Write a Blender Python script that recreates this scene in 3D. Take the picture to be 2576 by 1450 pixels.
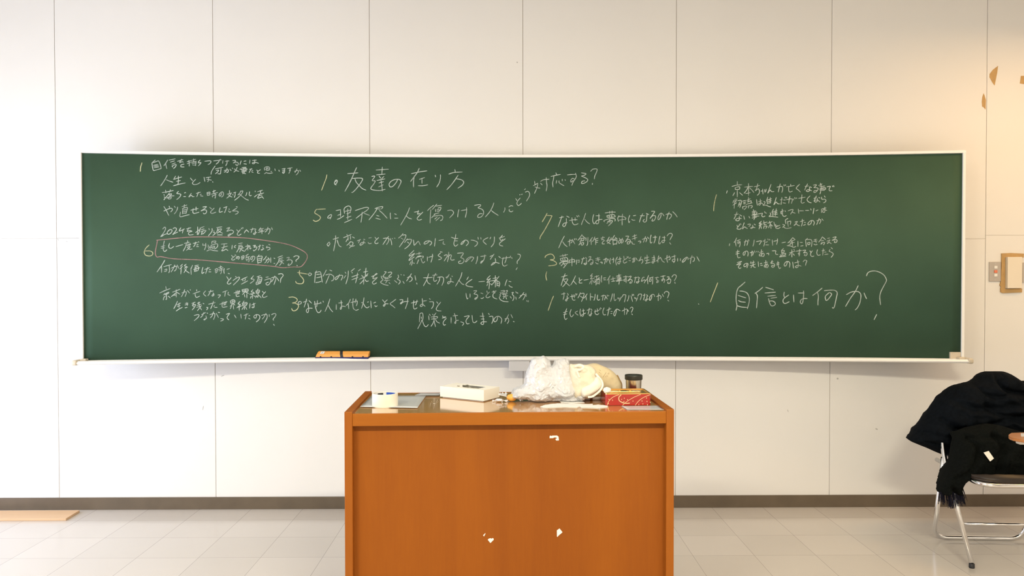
import bpy, bmesh, math, random
import numpy as np
from mathutils import Vector, Matrix, noise

random.seed(7)
for o in list(bpy.data.objects):
    bpy.data.objects.remove(o, do_unlink=True)
SC = bpy.context.scene
COL = SC.collection

# ------------------------------------------------------------------ camera
F_PX, IW, IH = 1935.0, 2576.0, 1450.0
CAM = Vector((-0.10536, -4.53261, 1.37887))
YAW, PITCH, ROLL = -0.00833822, -0.01654618, -0.00109219
_Rz = Matrix.Rotation(YAW, 3, 'Z')
_fw = Vector((0, math.cos(PITCH), math.sin(PITCH)))
_up = Vector((0, -math.sin(PITCH), math.cos(PITCH)))
_rt = Vector((1, 0, 0))
RIGHT = _Rz @ (_rt * math.cos(ROLL) + _up * math.sin(ROLL))
UP = _Rz @ (-_rt * math.sin(ROLL) + _up * math.cos(ROLL))
FWD = _Rz @ _fw
cam_data = bpy.data.cameras.new('camera')
cam_data.sensor_width = 36.0
cam_data.lens = F_PX / IW * 36.0
cam_data.clip_start = 0.05
cam = bpy.data.objects.new('camera', cam_data)
COL.objects.link(cam)
m4 = Matrix.Identity(4)
for i in range(3):
    m4[i][0], m4[i][1], m4[i][2], m4[i][3] = RIGHT[i], UP[i], -FWD[i], CAM[i]
cam.matrix_world = m4
SC.camera = cam


def ray(x, y):
    return RIGHT * ((x - IW / 2) / F_PX) - UP * ((y - IH / 2) / F_PX) + FWD


def at(x, y, Y=None, Z=None):
    """the point seen at a photo pixel on the plane y=Y or z=Z"""
    d = ray(x, y)
    t = (Y - CAM.y) / d.y if Y is not None else (Z - CAM.z) / d.z
    return CAM + d * t


# ------------------------------------------------------------------ light and exposure
SC.view_settings.view_transform = 'Standard'
SC.view_settings.look = 'None'
SC.view_settings.gamma = 1.0
SC.view_settings.use_curve_mapping = False
SC.view_settings.exposure = 0.0
world = bpy.data.worlds.new('world')
SC.world = world
world.use_nodes = True
wn = world.node_tree
bg = wn.nodes['Background']
bg.inputs[0].default_value = (0.80, 0.90, 1.0, 1)
bg.inputs[1].default_value = 0.3

XL, XR, YB, ZC = -4.25, 4.30, -8.6, 3.22          # room: left wall, right wall, back wall, ceiling
WINDOWS = [(-0.75, -2.45), (-2.75, -4.45), (-4.75, -6.45), (-6.75, -8.25)]
WZ0, WZ1 = 0.12, 1.75
WIN_RGB = [(78, 88, 112), (6, 6, 7), (6, 6, 7), (4, 4, 4)]
LAMPS = [(3.15, -0.95, (15.0, 8.4, 2.9)), (0.35, -2.1, (3.0, 2.5, 2.0)), (-2.4, -2.1, (1, 0.9, 0.7)),
         (0.9, -4.9, (158, 144, 108)), (-2.0, -4.9, (140, 130, 102)), (2.9, -4.9, (14, 11, 8))]  # this row: unseen fill lights added behind the camera


def area_light(name, loc, rot, sx, sy, rgb):
    power = max(rgb)
    color = [c / max(power, 1e-9) for c in rgb]
    l = bpy.data.lights.new(name, 'AREA')
    l.shape = 'RECTANGLE'
    l.size, l.size_y = sx, sy
    l.energy = power
    l.color = color
    o = bpy.data.objects.new(name, l)
    COL.objects.link(o)
    o.location = loc
    o.rotation_euler = rot
    return o


for k, (ya, yb) in enumerate(WINDOWS):            # daylight through the four windows of the left wall
    area_light('daylight', (XL - 0.10, (ya + yb) / 2, (WZ0 + WZ1) / 2), (0, math.radians(-90), 0),
               WZ1 - WZ0, ya - yb, WIN_RGB[k])

# ------------------------------------------------------------------ materials
MATS = {}


def nodes_of(m):
    m.use_nodes = True
    nt = m.node_tree
    return nt, nt.nodes['Principled BSDF']


def mat(name, col, rough=0.5, metal=0.0, spec=0.5, var=0.0, scale=8.0, bump=0.0, bscale=60.0, coat=0.0,
        stretch=None, emit=None):
    if name in MATS:
        return MATS[name]
    m = bpy.data.materials.new(name)
    nt, b = nodes_of(m)
    b.inputs['Roughness'].default_value = rough
    b.inputs['Metallic'].default_value = metal
    b.inputs['Specular IOR Level'].default_value = spec
    b.inputs['Coat Weight'].default_value = coat
    b.inputs['Coat Roughness'].default_value = 0.06
    b.inputs['Base Color'].default_value = (*col, 1)
    tc = nt.nodes.new('ShaderNodeTexCoord')
    src = tc.outputs['Object']
    if stretch:
        mp = nt.nodes.new('ShaderNodeMapping')
        mp.inputs['Scale'].default_value = stretch
        nt.links.new(src, mp.inputs['Vector'])
        src = mp.outputs['Vector']
    if var > 0:
        n = nt.nodes.new('ShaderNodeTexNoise')
        n.inputs['Scale'].default_value = scale
        n.inputs['Detail'].default_value = 5
        nt.links.new(src, n.inputs['Vector'])
        r = nt.nodes.new('ShaderNodeValToRGB')
        r.color_ramp.elements[0].position = 0.3
        r.color_ramp.elements[1].position = 0.7
        r.color_ramp.elements[0].color = (*[max(0, c * (1 - var)) for c in col], 1)
        r.color_ramp.elements[1].color = (*[min(1, c * (1 + var)) for c in col], 1)
        nt.links.new(n.outputs['Fac'], r.inputs['Fac'])
        nt.links.new(r.outputs['Color'], b.inputs['Base Color'])
    if bump > 0:
        n2 = nt.nodes.new('ShaderNodeTexNoise')
        n2.inputs['Scale'].default_value = bscale
        n2.inputs['Detail'].default_value = 4
        nt.links.new(src, n2.inputs['Vector'])
        bp = nt.nodes.new('ShaderNodeBump')
        bp.inputs['Strength'].default_value = bump
        bp.inputs['Distance'].default_value = 0.01
        nt.links.new(n2.outputs['Fac'], bp.inputs['Height'])
        nt.links.new(bp.outputs['Normal'], b.inputs['Normal'])
    if emit:
        b.inputs['Emission Color'].default_value = (*emit[0], 1)
        b.inputs['Emission Strength'].default_value = emit[1]
    MATS[name] = m
    return m


def film_mat(name, col, clear=0.4, rough=0.15, transl=0.5):
    """thin plastic film: part see-through, part scattering, with a glossy skin"""
    if name in MATS:
        return MATS[name]
    m = bpy.data.materials.new(name)
    m.use_nodes = True
    nt = m.node_tree
    for n in list(nt.nodes):
        nt.nodes.remove(n)
    N = nt.nodes.new
    out = N('ShaderNodeOutputMaterial')
    dif = N('ShaderNodeBsdfDiffuse'); dif.inputs[0].default_value = (*col, 1)
    tr = N('ShaderNodeBsdfTranslucent'); tr.inputs[0].default_value = (*col, 1)
    cl = N('ShaderNodeBsdfTransparent'); cl.inputs[0].default_value = (0.97, 0.98, 1, 1)
    gl = N('ShaderNodeBsdfGlossy'); gl.inputs['Roughness'].default_value = rough
    m1 = N('ShaderNodeMixShader'); m1.inputs[0].default_value = transl
    m2 = N('ShaderNodeMixShader'); m2.inputs[0].default_value = clear
    m3 = N('ShaderNodeMixShader')
    fr = N('ShaderNodeFresnel'); fr.inputs[0].default_value = 1.5
    L = nt.links.new
    L(dif.outputs[0], m1.inputs[1]); L(tr.outputs[0], m1.inputs[2])
    L(m1.outputs[0], m2.inputs[1]); L(cl.outputs[0], m2.inputs[2])
    L(fr.outputs[0], m3.inputs[0]); L(m2.outputs[0], m3.inputs[1]); L(gl.outputs[0], m3.inputs[2])
    L(m3.outputs[0], out.inputs[0])
    MATS[name] = m
    return m


def floor_mat():
    m = bpy.data.materials.new('floor_tile')
    nt, b = nodes_of(m)
    N, L = nt.nodes.new, nt.links.new
    geo = N('ShaderNodeNewGeometry')
    sep = N('ShaderNodeSeparateXYZ'); L(geo.outputs['Position'], sep.inputs[0])

    def mth(op, a, bb=None, c=None):
        n = N('ShaderNodeMath'); n.operation = op
        for i, v in enumerate((a, bb, c)):
            if v is None:
                continue
            if isinstance(v, (int, float)):
                n.inputs[i].default_value = v
            else:
                L(v, n.inputs[i])
        return n.outputs[0]
    PX, PY = 0.3025, 0.29
    u = mth('DIVIDE', mth('SUBTRACT', sep.outputs['X'], 0.208), PX)
    v = mth('DIVIDE', mth('ADD', sep.outputs['Y'], 0.495), PY)
    fu, fv = mth('FRACT', u), mth('FRACT', v)
    du = mth('MINIMUM', fu, mth('SUBTRACT', 1.0, fu))
    dv = mth('MINIMUM', fv, mth('SUBTRACT', 1.0, fv))
    d = mth('MINIMUM', du, dv)
    joint = mth('LESS_THAN', d, 0.0033)
    cmb = N('ShaderNodeCombineXYZ'); L(mth('FLOOR', u), cmb.inputs[0]); L(mth('FLOOR', v), cmb.inputs[1])
    wn_ = N('ShaderNodeTexWhiteNoise'); wn_.noise_dimensions = '2D'; L(cmb.outputs[0], wn_.inputs[0])
    nz = N('ShaderNodeTexNoise'); nz.inputs['Scale'].default_value = 2.2; nz.inputs['Detail'].default_value = 6
    L(geo.outputs['Position'], nz.inputs['Vector'])
    f = mth('ADD', mth('MULTIPLY', wn_.outputs[0], 0.5), mth('MULTIPLY', nz.outputs['Fac'], 0.5))
    r = N('ShaderNodeValToRGB')
    r.color_ramp.elements[0].position = 0.2; r.color_ramp.elements[0].color = (0.55, 0.505, 0.46, 1)
    r.color_ramp.elements[1].position = 0.8; r.color_ramp.elements[1].color = (0.60, 0.555, 0.51, 1)
    L(f, r.inputs[0])
    mx = N('ShaderNodeMix'); mx.data_type = 'RGBA'
    L(joint, mx.inputs[0]); L(r.outputs[0], mx.inputs[6]); mx.inputs[7].default_value = (0.30, 0.27, 0.24, 1)
    L(mx.outputs[2], b.inputs['Base Color'])
    b.inputs['Roughness'].default_value = 0.16
    b.inputs['Specular IOR Level'].default_value = 0.62
    bp = N('ShaderNodeBump'); bp.inputs['Strength'].default_value = 0.04; bp.inputs['Distance'].default_value = 0.01
    n3 = N('ShaderNodeTexNoise'); n3.inputs['Scale'].default_value = 7
    L(geo.outputs['Position'], n3.inputs['Vector']); L(n3.outputs['Fac'], bp.inputs['Height'])
    L(bp.outputs[0], b.inputs['Normal'])
    return m


def chalk_mat(name, col):
    """chalk caught on the grain of the board: broken by fine noise"""
    m = bpy.data.materials.new(name)
    nt, b = nodes_of(m)
    N, L = nt.nodes.new, nt.links.new
    b.inputs['Base Color'].default_value = (*col, 1)
    b.inputs['Roughness'].default_value = 0.95
    b.inputs['Specular IOR Level'].default_value = 0.1
    g = N('ShaderNodeNewGeometry')
    n = N('ShaderNodeTexNoise'); n.inputs['Scale'].default_value = 420; n.inputs['Detail'].default_value = 2
    n2 = N('ShaderNodeTexNoise'); n2.inputs['Scale'].default_value = 16; n2.inputs['Detail'].default_value = 2
    L(g.outputs['Position'], n.inputs['Vector']); L(g.outputs['Position'], n2.inputs['Vector'])
    ad = N('ShaderNodeMath'); ad.operation = 'ADD'
    L(n.outputs['Fac'], ad.inputs[0]); L(n2.outputs['Fac'], ad.inputs[1])
    r = N('ShaderNodeMapRange')
    r.inputs['From Min'].default_value = 0.72; r.inputs['From Max'].default_value = 1.12
    r.inputs['To Min'].default_value = 0.45; r.inputs['To Max'].default_value = 0.95
    L(ad.outputs[0], r.inputs['Value'])
    L(r.outputs[0], b.inputs['Alpha'])
    return m


def wood_mat(name, c1, c2, rough=0.35, coat=0.3, axis='Z', scale=9.0):
    if name in MATS:
        return MATS[name]
    m = bpy.data.materials.new(name)
    nt, b = nodes_of(m)
    N, L = nt.nodes.new, nt.links.new
    tc = N('ShaderNodeTexCoord')
    mp = N('ShaderNodeMapping')
    s = {'X': (0.08, 1, 1), 'Y': (1, 0.08, 1), 'Z': (1, 1, 0.08)}[axis]
    mp.inputs['Scale'].default_value = s
    L(tc.outputs['Object'], mp.inputs['Vector'])
    n = N('ShaderNodeTexNoise'); n.inputs['Scale'].default_value = scale
    n.inputs['Detail'].default_value = 8; n.inputs['Roughness'].default_value = 0.6
    n.inputs['Distortion'].default_value = 0.6
    L(mp.outputs[0], n.inputs['Vector'])
    n2 = N('ShaderNodeTexNoise'); n2.inputs['Scale'].default_value = scale * 26; n2.inputs['Detail'].default_value = 3
    L(mp.outputs[0], n2.inputs['Vector'])
    ad = N('ShaderNodeMath'); ad.operation = 'MULTIPLY_ADD'
    L(n2.outputs['Fac'], ad.inputs[0]); ad.inputs[1].default_value = 0.28; L(n.outputs['Fac'], ad.inputs[2])
    r = N('ShaderNodeValToRGB')
    r.color_ramp.elements[0].position = 0.45; r.color_ramp.elements[0].color = (*c1, 1)
    r.color_ramp.elements[1].position = 0.85; r.color_ramp.elements[1].color = (*c2, 1)
    L(ad.outputs[0], r.inputs[0])
    L(r.outputs[0], b.inputs['Base Color'])
    b.inputs['Roughness'].default_value = rough
    b.inputs['Coat Weight'].default_value = coat
    b.inputs['Coat Roughness'].default_value = 0.08
    b.inputs['Specular IOR Level'].default_value = 0.5 if coat > 0.5 else 0.22
    MATS[name] = m
    return m


M_WALL = mat('wall_paint', (0.80, 0.785, 0.765), 0.6, var=0.015, scale=1.3, bump=0.02, bscale=160)
M_GAP = mat('joint_backing', (0.58, 0.53, 0.47), 0.9)  # grey-brown backing seen through the panel gaps
M_SCUFF = mat('wall_scuff', (0.45, 0.44, 0.43), 0.9)
M_CEIL = mat('ceiling_board', (0.78, 0.77, 0.74), 0.9, var=0.05, scale=30)
M_BASE = mat('baseboard_vinyl', (0.125, 0.094, 0.062), 0.4, var=0.1, scale=9)
M_FLOOR = floor_mat()
M_BOARD = mat('board_green', (0.048, 0.098, 0.062), 0.66, spec=0.16, var=0.10, scale=2.0)
M_ALU = mat('frame_aluminium', (0.86, 0.85, 0.83), 0.34, metal=0.0, spec=0.7)
M_CAP = mat('beige_plastic', (0.62, 0.54, 0.42), 0.5)
M_GREY = mat('grey_steel', (0.56, 0.56, 0.58), 0.42, spec=0.5)
M_CHROME = mat('chrome', (0.80, 0.80, 0.82), 0.13, metal=1.0)
M_BLACKR = mat('black_rubber', (0.015, 0.015, 0.018), 0.6)
M_COAT = mat('coat_cloth', (0.0032, 0.0045, 0.0065), 0.8, spec=0.06, var=0.3, scale=60, bump=0.25, bscale=45)
M_SCARF = mat('scarf_wool', (0.0042, 0.0052, 0.0045), 0.95, spec=0.08, var=0.3, scale=90, bump=0.5, bscale=220)
M_FRINGE = mat('fringe_yarn', (0.010, 0.010, 0.022), 0.9, spec=0.2)
M_SEAT = mat('seat_vinyl', (0.030, 0.020, 0.014), 0.4)
M_WHITE = mat('white_plastic', (0.82, 0.81, 0.78), 0.4)
M_TAPEB = mat('kraft_tape', (0.50, 0.31, 0.12), 0.55, var=0.08, scale=30)
M_LECT_F = wood_mat('lectern_face', (0.255, 0.066, 0.004), (0.31, 0.086, 0.005), 0.6, 0.0, 'Z', 5.0)
M_LECT_E = wood_mat('lectern_edge', (0.32, 0.094, 0.006), (0.375, 0.12, 0.008), 0.5, 0.02, 'X', 5.0)
M_LECT_S = wood_mat('lectern_side', (0.29, 0.080, 0.006), (0.34, 0.10, 0.008), 0.5, 0.02, 'Z', 5.0)
M_LECT_T = wood_mat('lectern_top', (0.46, 0.22, 0.055), (0.54, 0.27, 0.075), 0.12, 0.9, 'X', 4.0)
M_PLY = wood_mat('plywood', (0.60, 0.40, 0.24), (0.70, 0.49, 0.31), 0.55, 0.0, 'X', 6.0)
M_CARD = mat('cream_card', (0.90, 0.88, 0.80), 0.6)
M_PAPER = mat('white_paper', (0.80, 0.80, 0.78), 0.8, bump=0.2, bscale=90)
M_CANVAS = mat('canvas', (0.80, 0.72, 0.57), 0.9, var=0.05, scale=40, bump=0.25, bscale=200)
M_KRAFT = mat('beige_cloth', (0.66, 0.56, 0.36), 0.8, var=0.06, scale=25, bump=0.2, bscale=60)
M_KEDGE = mat('brown_binding', (0.32, 0.20, 0.08), 0.8)
M_TIN = mat('red_tin', (0.42, 0.018, 0.012), 0.22, spec=0.6, coat=0.5)
M_GOLD = mat('gold_foil', (0.80, 0.50, 0.16), 0.22, metal=0.85)
M_CREAMINK = mat('cream_ink', (0.80, 0.56, 0.30), 0.5)
M_STEEL = mat('brushed_steel', (0.62, 0.58, 0.50), 0.22, metal=1.0)
M_BLUE = mat('blue_print', (0.02, 0.09, 0.55), 0.5)
M_BLACK = mat('black_print', (0.02, 0.02, 0.02), 0.5)
M_TAPEW = mat('white_tape', (0.85, 0.82, 0.72), 0.55)
M_GREYP = mat('grey_print', (0.62, 0.67, 0.71), 0.5, var=0.3, scale=20)
M_FILM = film_mat('clear_film', (0.90, 0.93, 0.97), 0.25, 0.30, 0.1)
M_FILMW = film_mat('milky_film', (0.95, 0.96, 1.0), 0.16, 0.10, 0.25)
M_ORANGE = mat('orange_body', (0.80, 0.36, 0.075), 0.5, var=0.05, scale=20)
M_PADBLUE = mat('blue_pad', (0.015, 0.02, 0.14), 0.95)
M_CANDY = mat('orange_candy', (0.85, 0.42, 0.08), 0.35)
M_SILVER = mat('silver_foil', (0.80, 0.80, 0.80), 0.25, metal=0.8)
M_BROWN = mat('brown_barrel', (0.22, 0.08, 0.03), 0.3)
M_TABLET = wood_mat('tablet_wood', (0.34, 0.13, 0.04), (0.48, 0.21, 0.08), 0.4, 0.2, 'X', 14.0)
M_RED = mat('red_switch', (0.75, 0.20, 0.10), 0.4)
M_CHALK = {'w': chalk_mat('white_chalk', (0.52, 0.60, 0.57)), 'y': chalk_mat('yellow_chalk', (0.56, 0.57, 0.36)),
           'p': chalk_mat('pink_chalk', (0.40, 0.25, 0.25))}


# ------------------------------------------------------------------ mesh helpers
def new_obj(name, bm, material, parent=None, smooth=False, loc=None):
    me = bpy.data.meshes.new(name)
    bmesh.ops.recalc_face_normals(bm, faces=bm.faces[:])
    bm.to_mesh(me)
    bm.free()
    for mm in (material if isinstance(material, (list, tuple)) else [material]):
        me.materials.append(mm)
    if smooth:
        for p in me.polygons:
            p.use_smooth = True
    o = bpy.data.objects.new(name, me)
    COL.objects.link(o)
    if parent is not None:
        o.parent = parent
    if loc is not None:
        o.location = loc
    return o


def thing(name, label, cat, loc=(0, 0, 0), rotz=0.0, group=None):
    o = bpy.data.objects.new(name, None)
    o.empty_display_size = 0.1
    COL.objects.link(o)
    o.location = loc
    o.rotation_euler = (0, 0, rotz)
    o['label'] = label
    o['category'] = cat
    if group:
        o['group'] = group
    return o


def tag(o, label, cat, group=None):
    o['label'] = label
    o['category'] = cat
    if group:
        o['group'] = group
    return o


def struct(name, bm, m, **k):
    o = new_obj(name, bm, m, **k)
    o['kind'] = 'structure'
    return o


def box(bm, x0, x1, y0, y1, z0, z1, bev=0.0, seg=2, mi=0):
    vs = [bm.verts.new(p) for p in ((x0, y0, z0), (x1, y0, z0), (x1, y1, z0), (x0, y1, z0),
                                    (x0, y0, z1), (x1, y0, z1), (x1, y1, z1), (x0, y1, z1))]
    fs = [bm.faces.new([vs[i] for i in q]) for q in ((3, 2, 1, 0), (4, 5, 6, 7), (0, 1, 5, 4),
                                                     (1, 2, 6, 5), (2, 3, 7, 6), (3, 0, 4, 7))]
    for f in fs:
        f.material_index = mi
    if bev > 0:
        es = list({e for f in fs for e in f.edges})
        r = bmesh.ops.bevel(bm, geom=es, offset=bev, segments=seg, affect='EDGES', profile=0.5)
        for f in r['faces']:
            f.material_index = mi
    return fs


def prism(bm, pts, d0, d1, mi=0):
    """closed outline of 3-D points extruded between two offset vectors"""
    a = [bm.verts.new(Vector(p) + Vector(d0)) for p in pts]
    b = [bm.verts.new(Vector(p) + Vector(d1)) for p in pts]
    n = len(pts)
    fs = [bm.faces.new(a), bm.faces.new(b[::-1])]
    for i in range(n):
        fs.append(bm.faces.new((a[i], b[i], b[(i + 1) % n], a[(i + 1) % n])))
    for f in fs:
        f.material_index = mi
    return fs


def catmull(pts, n=5):
    pts = [Vector(p) for p in pts]
    if len(pts) < 3:
        return pts
    out = []
    for i in range(len(pts) - 1):
        p1, p2 = pts[i], pts[i + 1]
        p0 = pts[i - 1] if i else p1 * 2 - p2
        p3 = pts[i + 2] if i + 2 < len(pts) else p2 * 2 - p1
        for k in range(n):
            t = k / n
            out.append(0.5 * ((2 * p1) + (p2 - p0) * t + (2 * p0 - 5 * p1 + 4 * p2 - p3) * t * t
                              + (3 * p1 - p0 - 3 * p2 + p3) * t ** 3))
    out.append(pts[-1])
    return out


def tube(bm, pts, r, seg=12, cap=True, mi=0, flat=1.0):
    pts = [Vector(p) for p in pts]
    rings = []
    nrm = None
    for i, p in enumerate(pts):
        d = (pts[min(i + 1, len(pts) - 1)] - pts[max(i - 1, 0)]).normalized()
        if nrm is None:
            nrm = d.orthogonal().normalized()
        else:
            nrm = (nrm - d * nrm.dot(d)).normalized()
        b = d.cross(nrm)
        rr = r[i] if isinstance(r, (list, tuple)) else r
        rings.append([bm.verts.new(p + (nrm * math.cos(a) + b * math.sin(a) * flat) * rr)
                      for a in [2 * math.pi * k / seg for k in range(seg)]])
    for i in range(len(rings) - 1):
        for k in range(seg):
            f = bm.faces.new((rings[i][k], rings[i][(k + 1) % seg], rings[i + 1][(k + 1) % seg], rings[i + 1][k]))
            f.material_index = mi
    if cap:
        bm.faces.new(rings[0][::-1]).material_index = mi
        bm.faces.new(rings[-1]).material_index = mi


def lathe(bm, prof, seg=40, c=(0, 0, 0), closed=False, a0=0.0, a1=2 * math.pi, mi=0):
    full = abs(a1 - a0 - 2 * math.pi) < 1e-6
    n = seg if full else seg + 1
    rings = []
    for k in range(n):
        a = a0 + (a1 - a0) * k / seg
        rings.append([bm.verts.new((c[0] + r * math.cos(a), c[1] + r * math.sin(a), c[2] + z)) for r, z in prof])
    m = len(prof)
    for k in range(n if full else n - 1):
        A, B = rings[k], rings[(k + 1) % n]
        for i in range(m if closed else m - 1):
            j = (i + 1) % m
            try:
                bm.faces.new((A[i], B[i], B[j], A[j])).material_index = mi
            except ValueError:
                pass
    bmesh.ops.remove_doubles(bm, verts=bm.verts[:], dist=1e-6)


def rounded(pts, rad, n=5):
    """polyline with its inner corners rounded"""
    pts = [Vector(p) for p in pts]
    out = [pts[0]]
    for i in range(1, len(pts) - 1):
        a, b, c = pts[i - 1], pts[i], pts[i + 1]
        r = min(rad, (a - b).length * 0.49, (c - b).length * 0.49)
        p, q = b + (a - b).normalized() * r, b + (c - b).normalized() * r
        for k in range(n + 1):
            t = k / n
            out.append(p * (1 - t) ** 2 + b * 2 * t * (1 - t) + q * t * t)
    out.append(pts[-1])
    return out


def fbm(p, sc, seed=0.0):
    return noise.fractal(Vector(p) * sc + Vector((seed, seed * 1.7, seed * 0.3)), 0.9, 2.0, 4)


def ridged(p, sc, seed=0.0):
    v = 0.0
    a = 1.0
    q = Vector(p) * sc + Vector((seed, seed * 2.1, -seed))
    for _ in range(3):
        v += a * (1 - abs(noise.noise(q)) * 2)
        a *= 0.5
        q = q * 2.1
    return v / 1.75


def inflate(outline, T, R, cell, disp=None, back=1.0):
    """a cushion-like solid over a closed outline of (x, z): thickness grows from the rim inwards.
    Returns a bmesh in local x, y(depth, minus is the front), z."""
    O = np.array(outline, float)
    n = len(O)
    A, B = O, np.roll(O, -1, 0)
    x0, z0 = O.min(0) - cell
    x1, z1 = O.max(0) + cell
    nx, nz = int((x1 - x0) / cell) + 2, int((z1 - z0) / cell) + 2
    X, Z = np.meshgrid(x0 + cell * np.arange(nx), z0 + cell * np.arange(nz), indexing='ij')
    Pn = np.stack([X.ravel(), Z.ravel()], 1)
    best = np.full(len(Pn), 1e9)
    near = Pn.copy()
    ins = np.zeros(len(Pn), bool)
    for a, b in zip(A, B):
        ab = b - a
        t = np.clip(((Pn - a) @ ab) / max(1e-12, ab @ ab), 0, 1)
        c = a + t[:, None] * ab
        d = np.hypot(*(Pn - c).T)
        m = d < best
        best[m] = d[m]
        near[m] = c[m]
        cond = (a[1] > Pn[:, 1]) != (b[1] > Pn[:, 1])
        with np.errstate(divide='ignore', invalid='ignore'):
            xi = a[0] + (Pn[:, 1] - a[1]) * (b[0] - a[0]) / (b[1] - a[1])
        ins ^= cond & (Pn[:, 0] < xi)
    keep = ins & (best > 0.35 * cell)
    rim = (~keep) & (best < 1.05 * cell)
    ok = keep | rim
    bm = bmesh.new()
    front, backv = {}, {}
    for i in np.nonzero(ok)[0]:
        if rim[i]:
            x, z = near[i]
            w = 0.0
        else:
            x, z = Pn[i]
            q = min(best[i] / R, 1.0)
            w = T * math.sqrt(max(0.0, 1 - (1 - q) ** 2))
        dd = (disp(x, z) * min(1.0, best[i] / (2.5 * cell)) if disp and not rim[i] else 0.0)
        front[i] = bm.verts.new((x, -w + dd, z))
        backv[i] = front[i] if rim[i] else bm.verts.new((x, w * back + (dd * 0.5 if w * back > abs(dd) else 0), z))
    idx = np.arange(nx * nz).reshape(nx, nz)
    for i in range(nx - 1):
        for j in range(nz - 1):
            q = (idx[i, j], idx[i + 1, j], idx[i + 1, j + 1], idx[i, j + 1])
            if not all(ok[k] for k in q) or not any(keep[k] for k in q):
                continue
            try:
                bm.faces.new([front[k] for k in q])
                bm.faces.new([backv[k] for k in reversed(q)])
            except ValueError:
                pass
    bmesh.ops.remove_doubles(bm, verts=bm.verts[:], dist=cell * 0.12)
    return bm


def outline_at(pix, Y):
    return [(p.x, p.z) for p in (at(x, y, Y=Y) for x, y in pix)]


def smooth_closed(pts, n=4):
    P = [Vector((p[0], p[1], 0)) for p in pts]
    out = []
    m = len(P)
    for i in range(m):
        p0, p1, p2, p3 = P[i - 1], P[i], P[(i + 1) % m], P[(i + 2) % m]
        for k in range(n):
            t = k / n
            v = 0.5 * ((2 * p1) + (p2 - p0) * t + (2 * p0 - 5 * p1 + 4 * p2 - p3) * t * t
                       + (3 * p1 - p0 - 3 * p2 + p3) * t ** 3)
            out.append((v.x, v.y))
    return out


# ------------------------------------------------------------------ room shell
WALL_JOINTS = [-3.645, -2.735, -1.815, -0.901, -0.002, 0.900, 1.816, 2.735, 3.645]
HZ = {0: 1.603, 1: 1.598, 2: 1.60, 3: 1.60, 4: 1.60, 5: 1.60, 6: 1.592, 7: 1.592, 8: 1.613, 9: 1.613}
bm = bmesh.new()
edges = [XL - 0.15] + WALL_JOINTS + [XR + 0.15]
g = 0.0017
for i in range(len(edges) - 1):
    a, b = edges[i] + g, edges[i + 1] - g
    hz = HZ[i]
    hg = 0.0006 if i in (0, 1, 8, 9) else 0.0008
    for z0, z1 in ((0.0, hz - hg), (hz + hg, ZC)):
        box(bm, a, b, 0.0, 0.012, z0, z1, 0.0006, 1)
box(bm, XL - 0.15, XR + 0.15, 0.0045, 0.15, 0.0, ZC, mi=1)
# dents and scuffs that are part of the wall surface
for px, py, w, h, ang in ((560, 946, 9, 2.2, -22), (511, 1027, 12, 2, 100), (1301, 157, 4, 3, 60), (2107, 953, 5, 5, 0),
                          (146, 603, 7, 1.6, 70), (168, 608, 6, 1.5, 10), (1982, 1034, 8, 1.6, 70), (2205, 1080, 7, 3, 20)):
    c = at(px, py, Y=0)
    s = 0.00234
    ca, sa = math.cos(math.radians(-ang)), math.sin(math.radians(-ang))
    vs = []
    for k in range(8):
        t = 2 * math.pi * k / 8
        u, v = math.cos(t) * w / 2 * s, math.sin(t) * h / 2 * s
        vs.append(bm.verts.new((c.x + u * ca - v * sa, -0.0004, c.z + u * sa + v * ca)))
    bm.faces.new(vs).material_index = 2
struct('wall_front', bm, [M_WALL, M_GAP, M_SCUFF])

bm = bmesh.new()
box(bm, XL - 0.15, XR + 0.15, YB - 0.15, 0.15, -0.10, 0.0)
struct('floor', bm, M_FLOOR)
bm = bmesh.new()
box(bm, XL - 0.15, XR + 0.15, YB - 0.15, 0.15, ZC, ZC + 0.1)
struct('ceiling', bm, M_CEIL)
bm = bmesh.new()
box(bm, XR, XR + 0.15, YB - 0.15, 0.15, 0.0, ZC)
struct('wall_right', bm, M_WALL)
bm = bmesh.new()
box(bm, XL - 0.15, XR + 0.15, YB - 0.15, YB, 0.0, ZC)
struct('wall_back', bm, M_WALL)
bm = bmesh.new()                                     # left wall around its window openings
box(bm, XL - 0.15, XL, YB, 0.15, 0.0, WZ0)
box(bm, XL - 0.15, XL, YB, 0.15, WZ1, ZC)
prev = 0.15
for ya, yb in WINDOWS:
    box(bm, XL - 0.15, XL, ya, prev, WZ0, WZ1)
    prev = yb
box(bm, XL - 0.15, XL, YB, prev, WZ0, WZ1)
struct('wall_left', bm, M_WALL)
for k, (ya, yb) in enumerate(WINDOWS):
    bm = bmesh.new()
    t = 0.04
    x0, x1 = XL - 0.09, XL - 0.03
    box(bm, x0, x1, yb, ya, WZ0, WZ0 + t)
    box(bm, x0, x1, yb, ya, WZ1 - t, WZ1)
    box(bm, x0, x1, yb, yb + t, WZ0, WZ1)
    box(bm, x0, x1, ya - t, ya, WZ0, WZ1)
    box(bm, x0, x1, (ya + yb) / 2 - 0.025, (ya + yb) / 2 + 0.025, WZ0, WZ1)
    struct('window_%d' % (k + 1), bm, M_ALU)
bm = bmesh.new()
box(bm, XL, XR, -0.007, 0.0, 0.0, 0.0725, 0.002, 2)
struct('baseboard_front', bm, M_BASE)
bm = bmesh.new()
box(bm, XR - 0.007, XR, YB, -0.007, 0.0, 0.0725, 0.002, 2)
struct('baseboard_right', bm, M_BASE)

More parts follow.
